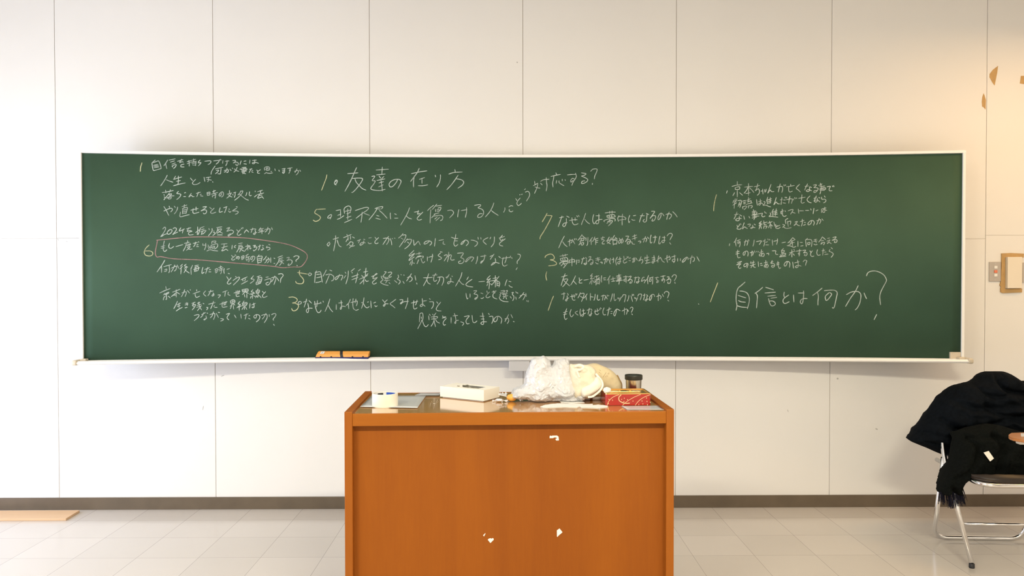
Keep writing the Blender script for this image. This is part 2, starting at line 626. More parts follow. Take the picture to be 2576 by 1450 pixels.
# ceiling lamps above the frame; the three rear ones are added as fill
for k, (lx, ly, rgb) in enumerate(LAMPS):
    t = thing('ceiling_light', (
        'long warm ceiling light over the draped chair', 'long warm ceiling light over the lectern',
        'long warm ceiling light nearest the first window', 'added rear fill light over the room centre',
        'added rear fill light on the window side', 'added rear fill light on the right side')[k],
        'ceiling light', (lx, ly, ZC - (0.30 if k == 0 else 0)), 0, 'ceiling lights')
    bm = bmesh.new()
    box(bm, -0.62, 0.62, -0.11, 0.11, -0.055, 0.0, 0.01, 2)
    new_obj('housing', bm, M_WHITE, t)
    if k == 0:
        for sx in (-0.4, 0.4):
            bm = bmesh.new()
            tube(bm, [(sx, 0, -0.01), (sx, 0, 0.30)], 0.006, 8)
            new_obj('hanging_rod', bm, M_GREY, t)
    bm = bmesh.new()
    box(bm, -0.60, 0.60, -0.09, 0.09, -0.062, -0.0555)
    new_obj('diffuser', bm, mat('lamp_glow', (0.9, 0.85, 0.75), 0.5, emit=((1.0, 0.85, 0.62), 2.0)), t)
    l = area_light('lamp_light', (0, 0, -0.068), (0, 0, 0), 1.2, 0.18, rgb)
    l.parent = t

# ------------------------------------------------------------------ chalkboard
BX = 2.462
BZ0, BZ1 = 0.906, 2.0635


def by(x):
    return -(0.055 + 0.165 * (x / BX) ** 2)


def on_board(px, py):
    d = ray(px, py)
    Y = -0.1
    for _ in range(8):
        p = CAM + d * ((Y - CAM.y) / d.y)
        Y = by(p.x)
    return p.x, p.z


def sweep_arc(bm, prof, xa, xb, n=96, mi=0):
    """profile of (depth in front of the board face, z) swept along the curved board"""
    rings = []
    for k in range(n + 1):
        x = xa + (xb - xa) * k / n
        rings.append([bm.verts.new((x, by(x) - q, z)) for q, z in prof])
    m = len(prof)
    for k in range(n):
        for i in range(m):
            j = (i + 1) % m
            bm.faces.new((rings[k][i], rings[k + 1][i], rings[k + 1][j], rings[k][j])).material_index = mi
    bm.faces.new(rings[0]).material_index = mi
    bm.faces.new(rings[-1][::-1]).material_index = mi


board = thing('chalkboard', 'long curved green chalkboard covered in handwritten notes on the front wall', 'chalkboard', (0, 0, 0))
bm = bmesh.new()
sweep_arc(bm, [(0, BZ0), (0, BZ1), (-0.02, BZ1), (-0.02, BZ0)], -BX, BX)
new_obj('writing_surface', bm, M_BOARD, board, True)
bm = bmesh.new()
sweep_arc(bm, [(0.010, BZ1), (0.008, BZ1 + 0.0145), (-0.035, BZ1 + 0.0145), (-0.035, BZ1 - 0.002), (0.0, BZ1 - 0.002)], -BX - 0.015, BX + 0.015)
new_obj('top_frame', bm, M_ALU, board)
for s in (-1, 1):
    bm = bmesh.new()
    x0, x1 = sorted((s * BX, s * (BX + 0.0155)))
    yb_ = by(BX)
    box(bm, x0, x1, yb_ - 0.010, yb_ + 0.035, BZ0 - 0.004, BZ1 + 0.0145, 0.002, 2)
    new_obj('side_frame', bm, M_ALU, board)
bm = bmesh.new()
tray = [(-0.03, 0.906), (0.010, 0.906), (0.010, 0.903), (0.044, 0.902), (0.047, 0.9055), (0.054, 0.9075), (0.061, 0.905),
        (0.066, 0.899), (0.066, 0.893), (0.061, 0.888), (0.052, 0.886), (-0.03, 0.886)]
sweep_arc(bm, tray, -BX - 0.012, BX + 0.012)
new_obj('chalk_tray', bm, M_ALU, board, False)
for s in (-1, 1):
    bm = bmesh.new()
    x0, x1 = sorted((s * (BX + 0.004), s * (BX + 0.034)))
    y0 = by(BX)
    box(bm, x0, x1, y0 - 0.071, y0 + 0.03, 0.8835, 0.9135, 0.009, 4)
    x0, x1 = sorted((s * (BX - 0.028), s * (BX + 0.006)))
    box(bm, x0, x1, y0 - 0.036, y0 - 0.004, 0.9025, 0.917, 0.004, 3)
    new_obj('end_cap', bm, M_CAP, board, True)
# pull-out chalk drawer hanging under the tray
a, b = at(1281, 909, Y=-0.12), at(1332, 933, Y=-0.12)
bm = bmesh.new()
box(bm, a.x, b.x, -0.118, -0.012, b.z, 0.8855, 0.003, 2)
box(bm, a.x - 0.002, b.x + 0.002, -0.122, -0.117, b.z - 0.002, 0.884, 0.0015, 2)
d_ = new_obj('chalk_drawer', bm, M_GREY, board)
d_['label'] = 'small grey metal drawer under the tray'
# strip of paper left in the lower right corner of the board
x0, zt = on_board(2388, 886)
x1, zb = on_board(2416, 896)
bm = bmesh.new()
box(bm, x0, x1, by(x1) - 0.004, by(x0) + 0.002, BZ0 - 0.001, zt, 0.001, 1)
l_ = new_obj('corner_strip', bm, M_CAP, board)
l_['label'] = 'beige strip stuck in the lower right corner'
# grey dust smears where chalk was wiped
# chalk handwriting: one child per written line
CHALK = """@y 345 395 yellow numeral one beside the top left line
12,15 11,19 9,25 8,36
@w 345 395 top line of the left column
45,8 37,15|37,15 38,23 40,32 42,34 50,32 60,29|37,15 47,12 53,10 56,14 59,23 60,29|41,21 52,19|42,24 53,22|43,27 54,25
76,8 72,15 67,22|71,15 72,21 74,29|80,8 95,5|83,13 93,10|87,18 95,15|88,22 97,19 96,24 91,29|87,23 89,25
101,11 114,7|111,6 106,14 112,12 115,13|117,18 110,20 109,24 112,25 117,25
125,12 136,9|129,9 130,16 130,23|125,17 133,14|138,8 146,6|141,5 141,12|135,13 148,11|137,16 148,15|146,12 146,21 143,20|139,19 140,21
157,8 154,11 153,15 159,14 158,17 153,22
169,11 177,10 183,10 184,13 181,17 177,19
191,10 203,9 203,13 197,18|205,7 206,9|208,6 209,8
214,9 213,16|220,11 229,10|224,9 224,16 221,22
@w 520 395 top line of the left column
65,9 72,9 69,14 66,15 74,13 79,16 77,21 73,20 73,18
86,10 83,19|93,11 98,10|93,17 99,18
108,8 107,16|114,9 124,8|120,7 119,16 115,17 114,15 119,14 124,14 129,16
@w 520 395 second line of the left column
21,23 16,30 12,37 11,43|22,30 40,26|24,34 30,33 28,37 22,42|36,29 35,36 34,42 28,42
44,34 52,32 54,33 53,38 50,39|51,28 48,36 44,38|58,31 61,34|64,28 65,29
69,30 74,34 80,36|76,26 73,33 68,38|83,31 86,30
88,27 98,26|87,31 99,29 99,33 89,34 87,31|92,27 92,33|96,27 96,33|87,37 99,36|93,34 89,39 97,42|96,36 90,42
107,31 113,30|112,29 108,35 106,39|113,34 115,34|112,37 116,39
125,33 127,35|134,32 128,36 127,40 132,41
145,33 144,28 148,25 154,25 157,28 156,33|147,31 151,28 154,30|149,34 156,33|150,26 150,33|149,39 144,42|150,40 156,41 164,40|160,36 162,37
170,30 171,34|180,33 181,36
188,30 196,29|189,34 195,33|194,29 194,38 191,41 189,38 194,37
202,29 213,27|208,28 208,35 206,33 209,32 205,41
219,36 227,34 229,36 227,41 223,45|225,30 222,36 220,39|232,33 234,36
@w 345 395 line about life in the left column
75,46 72,52 66,62 59,72|73,57 80,60 89,63
96,48 91,56|92,56 101,53 111,50|103,48 103,58 102,69|98,61 108,59|91,72 105,68 120,65
133,53 138,59|146,56 140,62 138,66 142,69 150,68 157,64
167,51 168,56 169,61|172,52 183,50|178,51 178,58 176,62|174,56 180,57 185,58|188,62 189,63
@w 345 395 fourth line of the left column
63,89 76,87 90,84|71,83 72,90|83,82 81,88|67,94 68,96|68,100 69,101|80,91 76,96 70,103 67,107|78,94 86,92 82,98 74,103|78,93 84,97 92,97|77,102 85,100 84,104 79,105 77,102
103,86 99,91 105,92 109,94 107,99 102,104 99,106
118,90 121,89|116,99 121,99
135,91 131,97 129,100 133,97 136,96 138,99 142,99
148,91 158,88|153,88 149,99|157,94 160,93|158,97 164,98
@w 520 395 fourth line of the left column
1,89 2,96|2,89 8,88 8,95|2,92 7,91|2,96 8,95
15,87 22,84|18,83 18,91|12,93 27,89|14,97 24,94|21,91 22,97 21,103|14,98 15,100
37,90 36,95 33,98 31,95 34,90 39,87 42,91 41,97 37,100
57,84 57,90|51,93 62,90|61,91 56,98 50,103|54,94 58,98 63,100|67,90 73,88|71,88 71,95 69,101|65,94 66,95
85,85 82,91 78,95|85,86 90,85 88,91 80,100 70,108|81,92 88,98 97,105 104,108|100,89 99,94 97,97|107,87 106,95 109,97 111,96
121,85 121,87|119,100 125,95|127,87 139,83|135,84 134,90|127,94 142,90|133,92 129,98 128,103 137,100|138,99 142,104|130,97 138,95
@w 345 395 fifth line of the left column
67,135 75,131 84,128 88,130 87,134 84,137|67,124 72,132 79,146|80,123 81,126
93,123 95,126|101,125 100,131 97,137 93,142
112,124 124,120|118,119 117,127|113,129 125,126 124,134 122,141|114,129 113,142|115,133 123,131|115,137 123,135|113,141 122,140|108,138 107,149 118,147 130,144
134,133 142,131 152,129|147,125 147,134|140,129 139,138 143,141 154,138
164,125 173,124 168,129 159,135 168,132 173,134 172,140 167,142 165,140
181,126 186,130|192,128 186,134 183,138 187,141 196,138
207,127 205,134 206,138 213,136
216,127 224,124|223,124 221,132 218,139|229,130 230,131|228,135 231,138 234,136
247,124 250,125|248,128 240,133 238,135 247,135 252,137 250,141 245,143
@w 345 540 line starting with a year in the left column
64,36 68,32 71,33 70,39 64,49 59,55 62,54 68,50 75,48
79,39 75,45 77,49 82,48 87,42 86,38 81,38 79,41
90,35 94,33 98,35 97,40 92,46 89,50 94,47 101,44
109,33 105,41 112,39 118,36|115,37 113,46
123,36 134,33|129,33 125,42 131,40 136,41|137,42 130,44 128,48 131,51 140,50
146,45 155,38|151,31 151,40 150,50|157,34 167,30|158,34 155,43 152,50|160,38 167,36|159,43 170,39|163,42 160,50|163,49 168,45 172,40
179,35 180,38|187,35 187,41 183,47 178,53
191,41 192,42|190,45 195,46 192,50 189,52
@w 540 560 line starting with a year in the left column
5,13 18,11|8,13 7,20 5,25|8,18 17,16 14,22 6,27|9,20 14,24 20,27|7,31 13,31 19,31
30,15 36,13 37,14 32,20 31,22 41,19 47,22 46,26 40,30 35,34 34,31 40,28
55,18 59,23|64,18 57,27 57,31 61,32 66,29|67,14 68,16|70,13 71,14
79,18 74,26|75,23 80,19 82,21 85,24
89,18 98,16|95,14 91,25|100,16 103,17|101,19 102,25 100,30 97,29 98,27 105,25
115,13 110,20|112,17 122,15|112,21 120,20|109,25 124,21|118,16 118,28
125,18 134,16 138,17 137,24 134,29|133,12 131,19 126,24|142,13 144,18
@p 345 540 pink ring around two lines
49,64 70,62 100,59 140,56 200,56 257,57
51,64 49,75 46,90 46,100 50,106 58,105 70,107 80,109 100,111 150,113 200,117 257,122
@p 540 560 pink ring around two lines
0,36 40,37 80,39 120,44 160,50 190,57 215,68 228,77 231,86 228,95 220,106 212,111 195,111 170,113 150,110 110,106 60,102 0,97
@y 345 540 yellow numeral six beside the pink ring
30,76 22,84 18,93 20,100 26,103 34,103 39,99 38,94 32,91 20,91
@w 345 540 first line inside the pink ring
68,66 66,75 65,85 67,91 70,92 74,88|60,80 69,78|60,84 68,83
81,72 79,78 80,83 85,84 91,80
97,80 114,75
126,65 126,69|118,72 130,69|123,71 121,80 115,91|124,77 134,74|127,73 127,79|132,72 131,78|125,82 132,80 129,85 123,89|126,83 131,87 137,86
140,72 150,70|146,69 144,76 141,80|149,76 152,75|148,80 153,80|153,68 154,69
164,73 164,77|165,77 170,76|171,72 171,80 168,88
177,76 178,78|176,81 181,81 178,86|174,91 182,88 192,90 201,91|187,67 186,73|187,67 196,66 195,71|191,70 195,70|184,77 198,73 201,76 199,82 193,86|185,77 183,85|187,81 193,79 192,83 187,84 187,81
@w 540 560 first line inside the pink ring
17,54 31,53|24,54 23,61|18,63 32,59|24,61 18,71 28,67|28,66 33,70
44,57 43,66|49,60 53,57|49,62 52,63
60,53 69,51|60,58 68,56|61,58 60,65 55,74|60,62 69,59 68,63|61,66 73,63|66,66 62,74|66,67 70,70 75,72
82,55 83,69|77,60 86,58 76,70|84,62 88,58 88,66 91,64
96,58 102,57 98,62 105,61 104,66 98,71 97,69
109,60 115,58|113,56 111,65 109,69|119,57 122,58|120,61 121,66 118,69 116,68 123,66
135,55 138,56|131,59 129,63 135,62 138,64 137,67 132,69
@w 540 560 second line inside the pink ring
42,82 46,86|50,84 43,90 43,93 47,94 51,91|51,81 53,82
59,86 56,90 54,89 55,86 60,85 62,88 59,92
67,85 68,93|67,85 73,83 72,90 68,92|68,88 72,87|77,84 84,79|80,81 80,88|76,89 87,85|84,86 86,92 85,98|78,93 85,91|80,94 81,96
95,86 93,92 90,92 90,88 95,84 100,86 99,92 93,98
111,81 107,86|106,86 107,94 108,102|106,86 118,84 117,93 116,99|108,91 117,89|109,95 116,94|108,101 116,99
129,84 126,89 121,94|133,88 135,90|128,94 136,91 135,97 131,101|132,92 128,98 125,101
140,88 140,100|148,89 150,90|148,102 150,102
158,87 169,83|160,91 170,88|160,95 169,93|161,90 159,98 152,108|161,99 172,95|167,97 166,102 162,107|167,98 172,103
180,88 186,87 183,93 180,95 188,93 193,96 192,102 186,107 183,106 185,103
197,86 203,83 210,85 208,90 203,94 203,97|205,107 206,108
@w 345 540 line about regret below the pink ring
69,114 62,126 50,143|61,127 61,144|67,130 85,125|69,138 74,136 73,141 68,142|80,128 81,140 79,145
85,134 98,129 97,137 93,141|94,126 90,135 85,143|100,126 104,134
113,124 108,129|113,129 107,136|110,135 109,148|122,124 118,128 124,130 118,134|118,134 126,131|123,135 117,145|119,137 123,141 130,146
138,127 134,137|134,134 135,149|144,128 153,126|145,130 143,142|144,132 152,130 152,139 143,142|141,137 156,133|147,131 147,140
164,132 162,140 162,147 167,144
169,137 180,133|176,132 171,147|180,138 183,137|179,143 184,143
@w 540 560 line about regret below the pink ring
1,117 7,115 6,123 3,126|2,117 2,124|4,120 6,120|10,113 18,110|15,108 15,114|9,118 21,113|11,121 20,118|17,115 17,124 15,128
24,115 23,121 24,127|31,117 37,115|34,127 37,128
@w 540 685 second half of the line about regret
30,11 35,19|41,14 33,24 32,28 36,30 41,27
52,11 54,12|46,21 56,14 62,13 59,20 47,32
66,19 81,12|70,19 71,22|77,17 75,22|67,30 82,22
97,9 93,14 91,17 98,18 97,22 89,28
106,12 114,9|110,10 109,14|108,16 117,13 117,20 114,28|108,17 106,25|109,20 115,18|109,24 115,22|107,27 114,26|104,25 104,31 113,28
128,13 134,12|125,20 134,17 140,17 140,23 135,31 130,32 128,28 134,25
142,14 152,12 153,16 148,31|150,10 146,18 142,24|156,15 160,22
159,5 167,4 171,8 167,14 165,17 164,26
@w 390 685 line about a person who died in the left column
27,36 28,42|12,52 25,46 38,41|21,57 34,50 32,54 23,56|24,53 22,56|28,56 29,67 27,68|25,60 22,64 21,69|33,60 38,64
44,50 62,43|53,44 53,52 53,62|53,51 47,56 41,61|54,50 62,55|47,58 52,57
67,52 77,49 78,53 75,61|74,44 71,52 66,61|81,46 86,52|88,44 88,45
104,44 104,47|95,54 112,48|100,54 101,60 104,63 111,60
126,47 121,54 127,60
134,49 145,47|139,45 136,53 132,59|145,52 147,56 144,60 142,59 144,56 147,58
157,57 163,57 161,61 158,64
169,50 180,46|176,48 174,60|183,50 182,54|182,56 187,58
197,52 212,48|202,47 203,60 210,60|206,46 206,55|210,46 209,53|205,55 210,53
217,44 219,50|217,44 231,42 231,48 220,49|219,47 230,45|225,43 225,49|225,49 218,56|226,50 233,53|223,56 224,62|229,54 229,64
244,44 240,49 247,51 240,56|236,55 249,53|243,55 243,66|240,60 238,65|246,58 249,61
@w 540 685 line about a person who died in the left column
108,42 105,47|103,47 112,45 110,52 104,53|103,47 104,53|104,50 110,49|108,53 108,62 105,61|104,58 102,64|110,57 116,64
119,48 122,51|127,49 120,57 120,62 124,63 131,60
@w 390 685 line about those who survived in the left column
56,73 52,82 47,91|55,82 64,77|60,77 60,88|56,86 63,83|53,97 60,92 68,88
76,78 82,77|75,82 82,80|79,76 81,83|75,89 80,88
92,78 100,75|97,77 93,83|95,82 101,81 98,88 93,94|94,84 97,86|106,78 112,75|105,83 115,80|104,88 116,84|109,75 111,85 116,94|114,86 106,96|120,78 122,79
129,88 132,89 129,94
134,80 150,76|146,73 143,82 139,91|148,83 147,86|149,88 155,88
162,80 180,74|168,75 168,87 180,86|172,74 173,82|177,73 176,81|171,82 176,81
188,72 189,78|188,72 194,69 199,71 198,77 190,79|190,75 198,73|194,70 194,78|194,79 188,85|195,79 199,82|191,84 188,91|195,83 196,92
212,73 207,79 213,81 206,87|204,89 216,84|210,83 210,95|222,72 219,77|217,78 229,76 227,83 218,84|218,78 219,84|219,81 227,79|223,84 223,93|221,87 217,93|225,86 229,93
237,78 236,90|241,82 250,78|246,77 247,87 243,89 242,87 247,87
@w 390 685 last line of the left column
98,108 107,106 110,108 107,113 98,121
116,106 126,101|122,101 118,109 114,113|130,102 131,103|127,109 128,114 124,119 122,118 129,115
137,106 148,103 149,110 146,118|146,99 143,108 138,114|153,103 158,113|158,100 161,101
164,116 170,117 169,120 164,122
178,105 186,103 181,110 180,115 184,119
198,107 202,114|214,105 215,115
222,108 232,104|228,104 225,117|234,109 236,108|233,115 237,117
@w 540 685 last line of the left column
105,107 103,114 99,114 98,110 104,106 110,107 113,112 110,119 104,124
117,108 128,105 131,109 130,116 124,126|128,103 123,112 119,117|136,106 136,111
142,106 149,103 153,106 150,112 146,117 147,120|147,130 149,133
@y 540 685 yellow five in the middle column
207,1 232,5|212,-4 211,2 213,8 220,16 222,22 219,28 211,29 204,27 202,23
@y 540 685 yellow three in the middle column
185,63 195,62 203,65 206,70 202,75 194,77 202,78 209,83 207,91 201,96 195,96 192,91
@y 780 415 yellow numeral one of the heading
42,25 40,34 35,47 29,63
@w 780 415 large heading of the middle column
66,39 61,44 62,48 66,46 68,40 65,38 62,41|62,49 65,50
94,22 106,21 119,20|116,7 110,20 104,34 96,50 87,66|106,34 120,33 130,34 130,39 125,47 115,60 107,68 104,69|112,35 115,43 122,51 130,59 139,63
165,13 195,11|180,6 179,23|166,25 187,23|172,28 176,33|184,29 179,34|167,39 186,35|172,45 183,42|171,55 182,50|177,40 179,52 180,65|154,29 160,28 161,30 155,39 162,40 160,46 152,57 153,61 160,63 174,64 187,61
218,36 216,42 207,53 200,55 197,49 201,42 210,37 220,36 226,39 226,45 219,59
@w 1000 415 large heading of the middle column
35,22 53,18 73,15|54,9 50,18 43,28 33,41|42,28 40,40 40,55|55,36 67,32|61,35 61,46|52,52 64,52 75,50
94,26 95,30|107,25 107,33 104,45 98,55
143,12 144,18|128,23 141,19 161,18|151,26 143,38 134,50 123,62|147,35 155,36 162,39 165,44 161,51 151,58
@y 780 415 yellow five above the middle column
17,111 38,110|16,111 13,115 12,120 18,124 24,128 26,132 22,138 14,141 8,138
@w 780 415 line about hurting people in the middle column
53,124 48,126 44,131 46,133 52,130 54,125 53,129 50,135
65,114 76,112|76,114 76,129|69,126 77,123|68,136 75,133 84,127|86,121 85,110 91,104 98,103 102,108 101,115 98,120|88,116 101,113|92,122 101,119|94,110 94,136|91,132 102,128|86,144 104,136
113,114 128,109 140,106 146,108 141,114 132,120 115,133|130,118 129,130 127,143|135,121 148,126
162,109 170,106 180,104 181,106 178,110|166,110 175,110|167,108 164,115 156,126 147,137|173,114 182,122 192,133|166,126 172,128|164,133 175,136
200,120 200,128 201,135|211,122 215,124|211,133 219,133
248,107 244,118 236,133 226,150|240,127 245,132 253,135
@w 1000 415 line about hurting people in the middle column
42,118 53,116|52,114 51,119 50,123 56,121|63,118 53,128 49,134 53,138 60,136
90,101 82,107 75,114|83,112 82,125 81,145|98,98 93,104 87,111|96,103 110,101|95,111 95,117|101,108 108,106 107,112 103,116|99,112 104,112|99,116 104,116|91,123 103,120|94,122 91,126 85,132|91,128 104,126 111,127 113,131 111,137 107,139|99,130 93,135|105,131 96,139
125,114 134,113 139,117 139,122 130,132
153,112 151,120 150,130|159,114 173,112|172,107 172,118 169,131
192,101 205,99 207,102 201,107 209,110 214,115 214,123 208,130 201,131 200,127 205,122 211,122
240,95 237,104 230,117 219,130|234,114 240,119 251,126
@w 1260 415 line about hurting people in the middle column
10,107 10,112 7,118|20,105 25,102 30,103|21,111 21,115 26,117 30,115
@w 1260 415 slanted ending beside the middle column
37,84 40,89|48,83 42,90 40,97 43,101 47,100 51,96|47,75 48,74|52,74 53,73
59,62 61,60|61,68 67,66 71,70 71,78 64,90
84,41 85,48|81,52 92,46|92,48 90,57 84,71|85,55 90,57 97,58|99,41 107,37 120,36|113,32 114,45 115,52 113,65|99,46 103,50
137,20 139,25|125,29 137,26 148,24|132,28 131,36 129,45 130,55|139,39 138,46|145,40 145,44 150,48 157,52|153,36 153,40|160,37 161,39
166,25 177,24 187,24|186,21 188,28 186,34 180,43 177,51|183,35 178,34 174,39 175,43 180,39
201,20 212,22 208,26 201,28 208,31 216,36 215,41 207,46 201,46 203,41 209,40
224,16 229,11 237,10 240,12 238,19 234,28 233,35|228,46 228,49
@w 810 570 line about making things in the middle column
18,39 20,43 18,46 16,49 13,46 14,43 18,39
28,32 35,30 41,28|34,23 34,34 32,46 29,61|38,34 41,44 44,49 48,51
62,20 64,24|54,28 64,24 73,20|65,26 65,34|63,32 60,38|71,24 71,32|76,26 81,29|71,38 67,43 62,47|71,38 77,40 76,46 68,54|69,46 73,50 81,48
88,36 96,33|95,32 91,41|104,32 107,33|104,36 104,41 100,45 96,47 95,44 100,40 108,41
117,29 123,28|115,40 118,43 123,42
132,27 137,33|141,28 133,36 132,41 136,43 140,41
153,30 163,29 167,32 165,39 161,45|166,25 160,33 152,45|170,30 173,38 174,46|175,30 176,31|181,29 182,30
202,18 197,24 191,29|200,22 208,21 209,25 205,34 198,44 193,51|197,29 202,32|213,31 209,36 206,40|211,33 221,32 223,35 220,43 213,51 206,56|213,39 217,42
228,34 229,41 230,47 235,42 240,37 242,40 245,46
@w 1060 570 line about making things in the middle column
20,37 14,42 8,44 7,41 12,37 20,36 25,39 25,43 21,47
35,30 34,39 33,49|44,35 55,33|55,38 54,43 59,45
86,20 84,31 81,42 83,48 86,49 91,45|75,27 83,30 91,30|83,36 90,36
108,36 103,43 99,45 100,41 106,36 111,34 116,37 117,42 112,48
124,34 131,35 138,38 140,41 138,46 133,50|141,27 142,32|148,28 149,32
166,28 158,32 154,37 162,45
173,27 171,31|182,26 182,34 180,43 174,51
202,22 197,28 196,32 199,35 203,32|194,29 207,25|209,31 202,36 195,42 196,47 203,49
@w 810 570 second line about making things in the middle column
229,60 224,65 218,71 218,74 222,72 231,67 226,73 219,80 217,85 223,81 230,76|225,83 225,90 223,97|222,88 219,95|228,91 230,92
242,64 242,70|234,69 248,66|238,75 246,73|234,81 237,77 252,74 251,79|241,83 239,88 237,93|247,80 249,87 252,91 256,88
@w 1060 570 second line about making things in the middle column
15,76 15,86|18,77 29,74|28,69 27,79 24,89
47,63 52,64|48,66 42,72 45,75 50,78 49,81 43,83
68,64 68,75 65,88|57,73 61,71 65,73 57,86|66,76 72,71 75,73 73,79 75,84 82,83
90,67 103,66 104,69 99,76 99,78 105,81 106,87 101,92 94,92 93,88 98,86
125,77 118,82 112,88 110,87 116,79 123,76 129,77 130,80 125,87
140,75 139,84 136,93|148,75 161,73|158,71 157,80 153,87 148,92 149,88 154,85
171,75 178,72|181,69 176,76 172,82|193,75 197,78|184,80 185,88 181,93 174,97 179,91 186,90 194,92
200,80 221,77|222,74 221,78|212,75 211,83 208,91|204,78 202,88 203,96 207,99 214,96|225,77 226,80
240,69 245,70 247,74 244,81 239,87 239,93|239,103 236,108
@w 730 680 line about the future in the middle column
48,7 46,11 48,14 52,12 53,9 49,7
66,2 62,7|63,7 62,19 61,31|62,7 72,4 76,6 78,16 80,30|66,11 76,10|66,19 76,17|64,31 71,30 77,28
90,0 87,6 82,15|99,0 104,2|89,12 99,10 107,14 109,19 107,25 103,27|98,12 94,21 89,33
123,11 120,18 114,24 112,21 115,17 121,14 129,13 131,16 127,25
137,5 139,8|139,13 134,20|145,2 144,17 139,34
152,3 160,-4|154,6 155,7|170,2 175,-2|154,17 170,11|154,24 169,18|168,7 166,20 163,32
183,5 193,3|189,-5 188,5 187,15|178,13 182,17|194,9 187,15|172,23 184,18 193,13|186,18 181,27 174,34|184,16 183,35|187,24 190,28 195,27
@w 930 680 line about the future in the middle column
5,16 13,13 19,9|17,8 11,14 8,21 14,20 19,18|18,20 10,27 7,31 10,35 17,32
37,4 41,5 34,14 34,17 39,18|46,6 53,5 55,8 48,15 50,18 54,16|41,18 40,23|45,18 44,22|37,21 48,20|36,26 50,25|44,26 40,32|48,31 51,34|29,15 30,20 33,23 30,27 27,30 32,34 40,37 46,38
71,12 72,18 69,22 75,26 76,30 72,35|62,26 68,31|83,28 86,33|78,11 79,12|85,12 86,13
94,19 100,16 105,19 106,23 103,27 99,29|104,9 99,17 92,27|113,14 115,25|117,32 118,35
134,19 145,19 156,18|147,9 142,24 134,39|142,22 145,31 151,35
157,13 168,12|165,8 160,17 160,26 163,28 167,25|169,18 180,17 184,20 184,28 180,38|175,18 173,27 168,35
190,18 196,16|198,11 194,17 192,20|205,15 206,16|202,20 202,28 198,33 195,34 195,30 201,28 209,30
230,6 227,17 221,28 214,40|223,26 230,34 235,36
246,17 242,24|255,23 246,29 240,35 242,39 249,41 257,42
@w 1130 690 line about the future in the middle column
74,19 88,18
102,4 96,10 94,14 99,13 103,11 97,17 94,21 98,20 103,17|100,20 100,28 99,37|96,24 94,29|103,24 106,27
115,4 115,14 115,24 115,32|109,11 118,9|124,6 118,13 112,20 106,27|105,17 119,15|118,17 124,19 126,24 124,32|119,19 119,30|120,23 124,23|120,28 124,28
144,14 141,22 139,29|149,18 154,19|149,28 152,31 157,33
@w 1130 690 second line about the future in the middle column
42,48 43,56 45,62 47,60|52,49 52,58
61,42 67,41 68,43 62,49 69,51 71,55 69,60 65,63 64,61 70,57
79,47 84,49|79,60 82,61 86,58
94,42 95,47|100,45 93,53 92,57 96,59 102,56
107,45 117,42|110,42 112,47|115,46 110,49 109,56 113,60 119,62
129,42 137,41 137,44 131,46 134,49 138,47|141,42 145,41 144,45 141,47|137,49 136,54|141,49 141,53|133,51 145,49|134,56 146,54|138,56 135,61|141,57 143,62|127,46 129,49 126,52 128,54 125,58 128,64 136,68 147,69
156,46 160,46 157,50 161,55 161,61 158,66|152,56 155,60|166,57 167,63|166,44 168,47|170,46 171,48
177,54 185,51 189,52 188,57 184,64|186,46 181,53 174,60|191,48 192,56|193,66 194,68|197,66 197,69
@w 730 680 line about others in the middle column
26,78 22,79 20,82 21,85 26,84 28,81 26,78
33,80 42,77|41,72 39,80 35,92|47,76 53,82|44,83 46,93 46,101 44,106 41,104 41,99 46,95 55,95
60,85 73,83 74,82|68,76 67,85 66,91|61,78 63,91 66,101 70,106 75,104 77,100|76,80 77,83|82,77 83,80
99,72 96,82 92,92 87,103|95,88 100,97 106,104
115,86 115,98|121,82 130,81|127,76 128,86 128,94 126,98 125,95 129,90 138,91
150,73 146,82 140,88|145,84 146,96|151,81 163,78 167,77 167,83 165,89|157,71 156,82 157,93 160,98 165,100 170,98|164,72 162,82
184,69 182,82 178,95|183,84 187,91 192,94 197,91|178,81 180,81|193,80 195,79
201,77 202,94|208,82 213,80|211,88 213,91 217,89
@w 930 680 line about others in the middle column
32,74 37,80|44,74 38,80 39,85 36,90 34,88 39,84 46,84
65,73 57,79 51,84 57,89 63,94
75,74 82,74 82,78 77,82 78,84 85,79 97,78|95,69 94,81 89,96
104,82 120,78|118,75 116,83 114,87|110,76 109,88 110,95 113,97 118,94
131,71 132,82 132,88 128,91 126,88 131,85 138,90|134,77 142,76
149,71 151,73|149,79 157,79 159,82 158,90 154,96
167,79 170,83|177,80 169,90 166,97 169,101 178,102
@w 930 680 last line of the middle column
125,110 124,129|125,109 128,107 132,108 133,118 131,127|129,117 129,121|129,125 130,127|129,128 124,138 120,146|132,128 136,138 141,141 146,136
147,114 148,124|149,110 151,113|157,110 158,112|165,107 160,114|153,117 168,116 168,120|154,122 166,121|160,116 161,128 164,141|161,123 158,132 153,140|164,123 168,129 174,132
182,114 184,119 190,117|181,120 188,116|191,120 185,127 183,132 185,137 189,136
203,118 203,132|208,114 219,113|211,108 214,118 215,127 214,133 212,131 216,126 221,125
227,129 233,131 234,134 231,138
236,116 248,114 242,122 240,128 243,134 248,133
@w 1130 690 last line of the middle column
57,103 58,114 60,120 64,121 69,117
77,105 87,105|80,112 87,112|83,97 85,110 86,121 84,126 79,123 83,119 93,119
98,98 100,101|100,106 107,105 109,108 109,116 106,123
121,106 119,115 114,119 111,115 114,109 121,105 128,108 131,114 129,123
139,112 146,110 148,113 148,118 145,123|148,101 144,109 139,118|154,101 158,109|160,118 162,119
@y 1355 525 yellow seven in the third column
21,12 15,23 9,33|19,17 32,18 32,21 24,37 14,55 5,69 3,76
@w 1355 525 first line of the third column
52,23 62,21|58,19 55,28 49,45|70,19 76,22|69,25 69,35 66,43 63,45 60,42 63,37 71,35
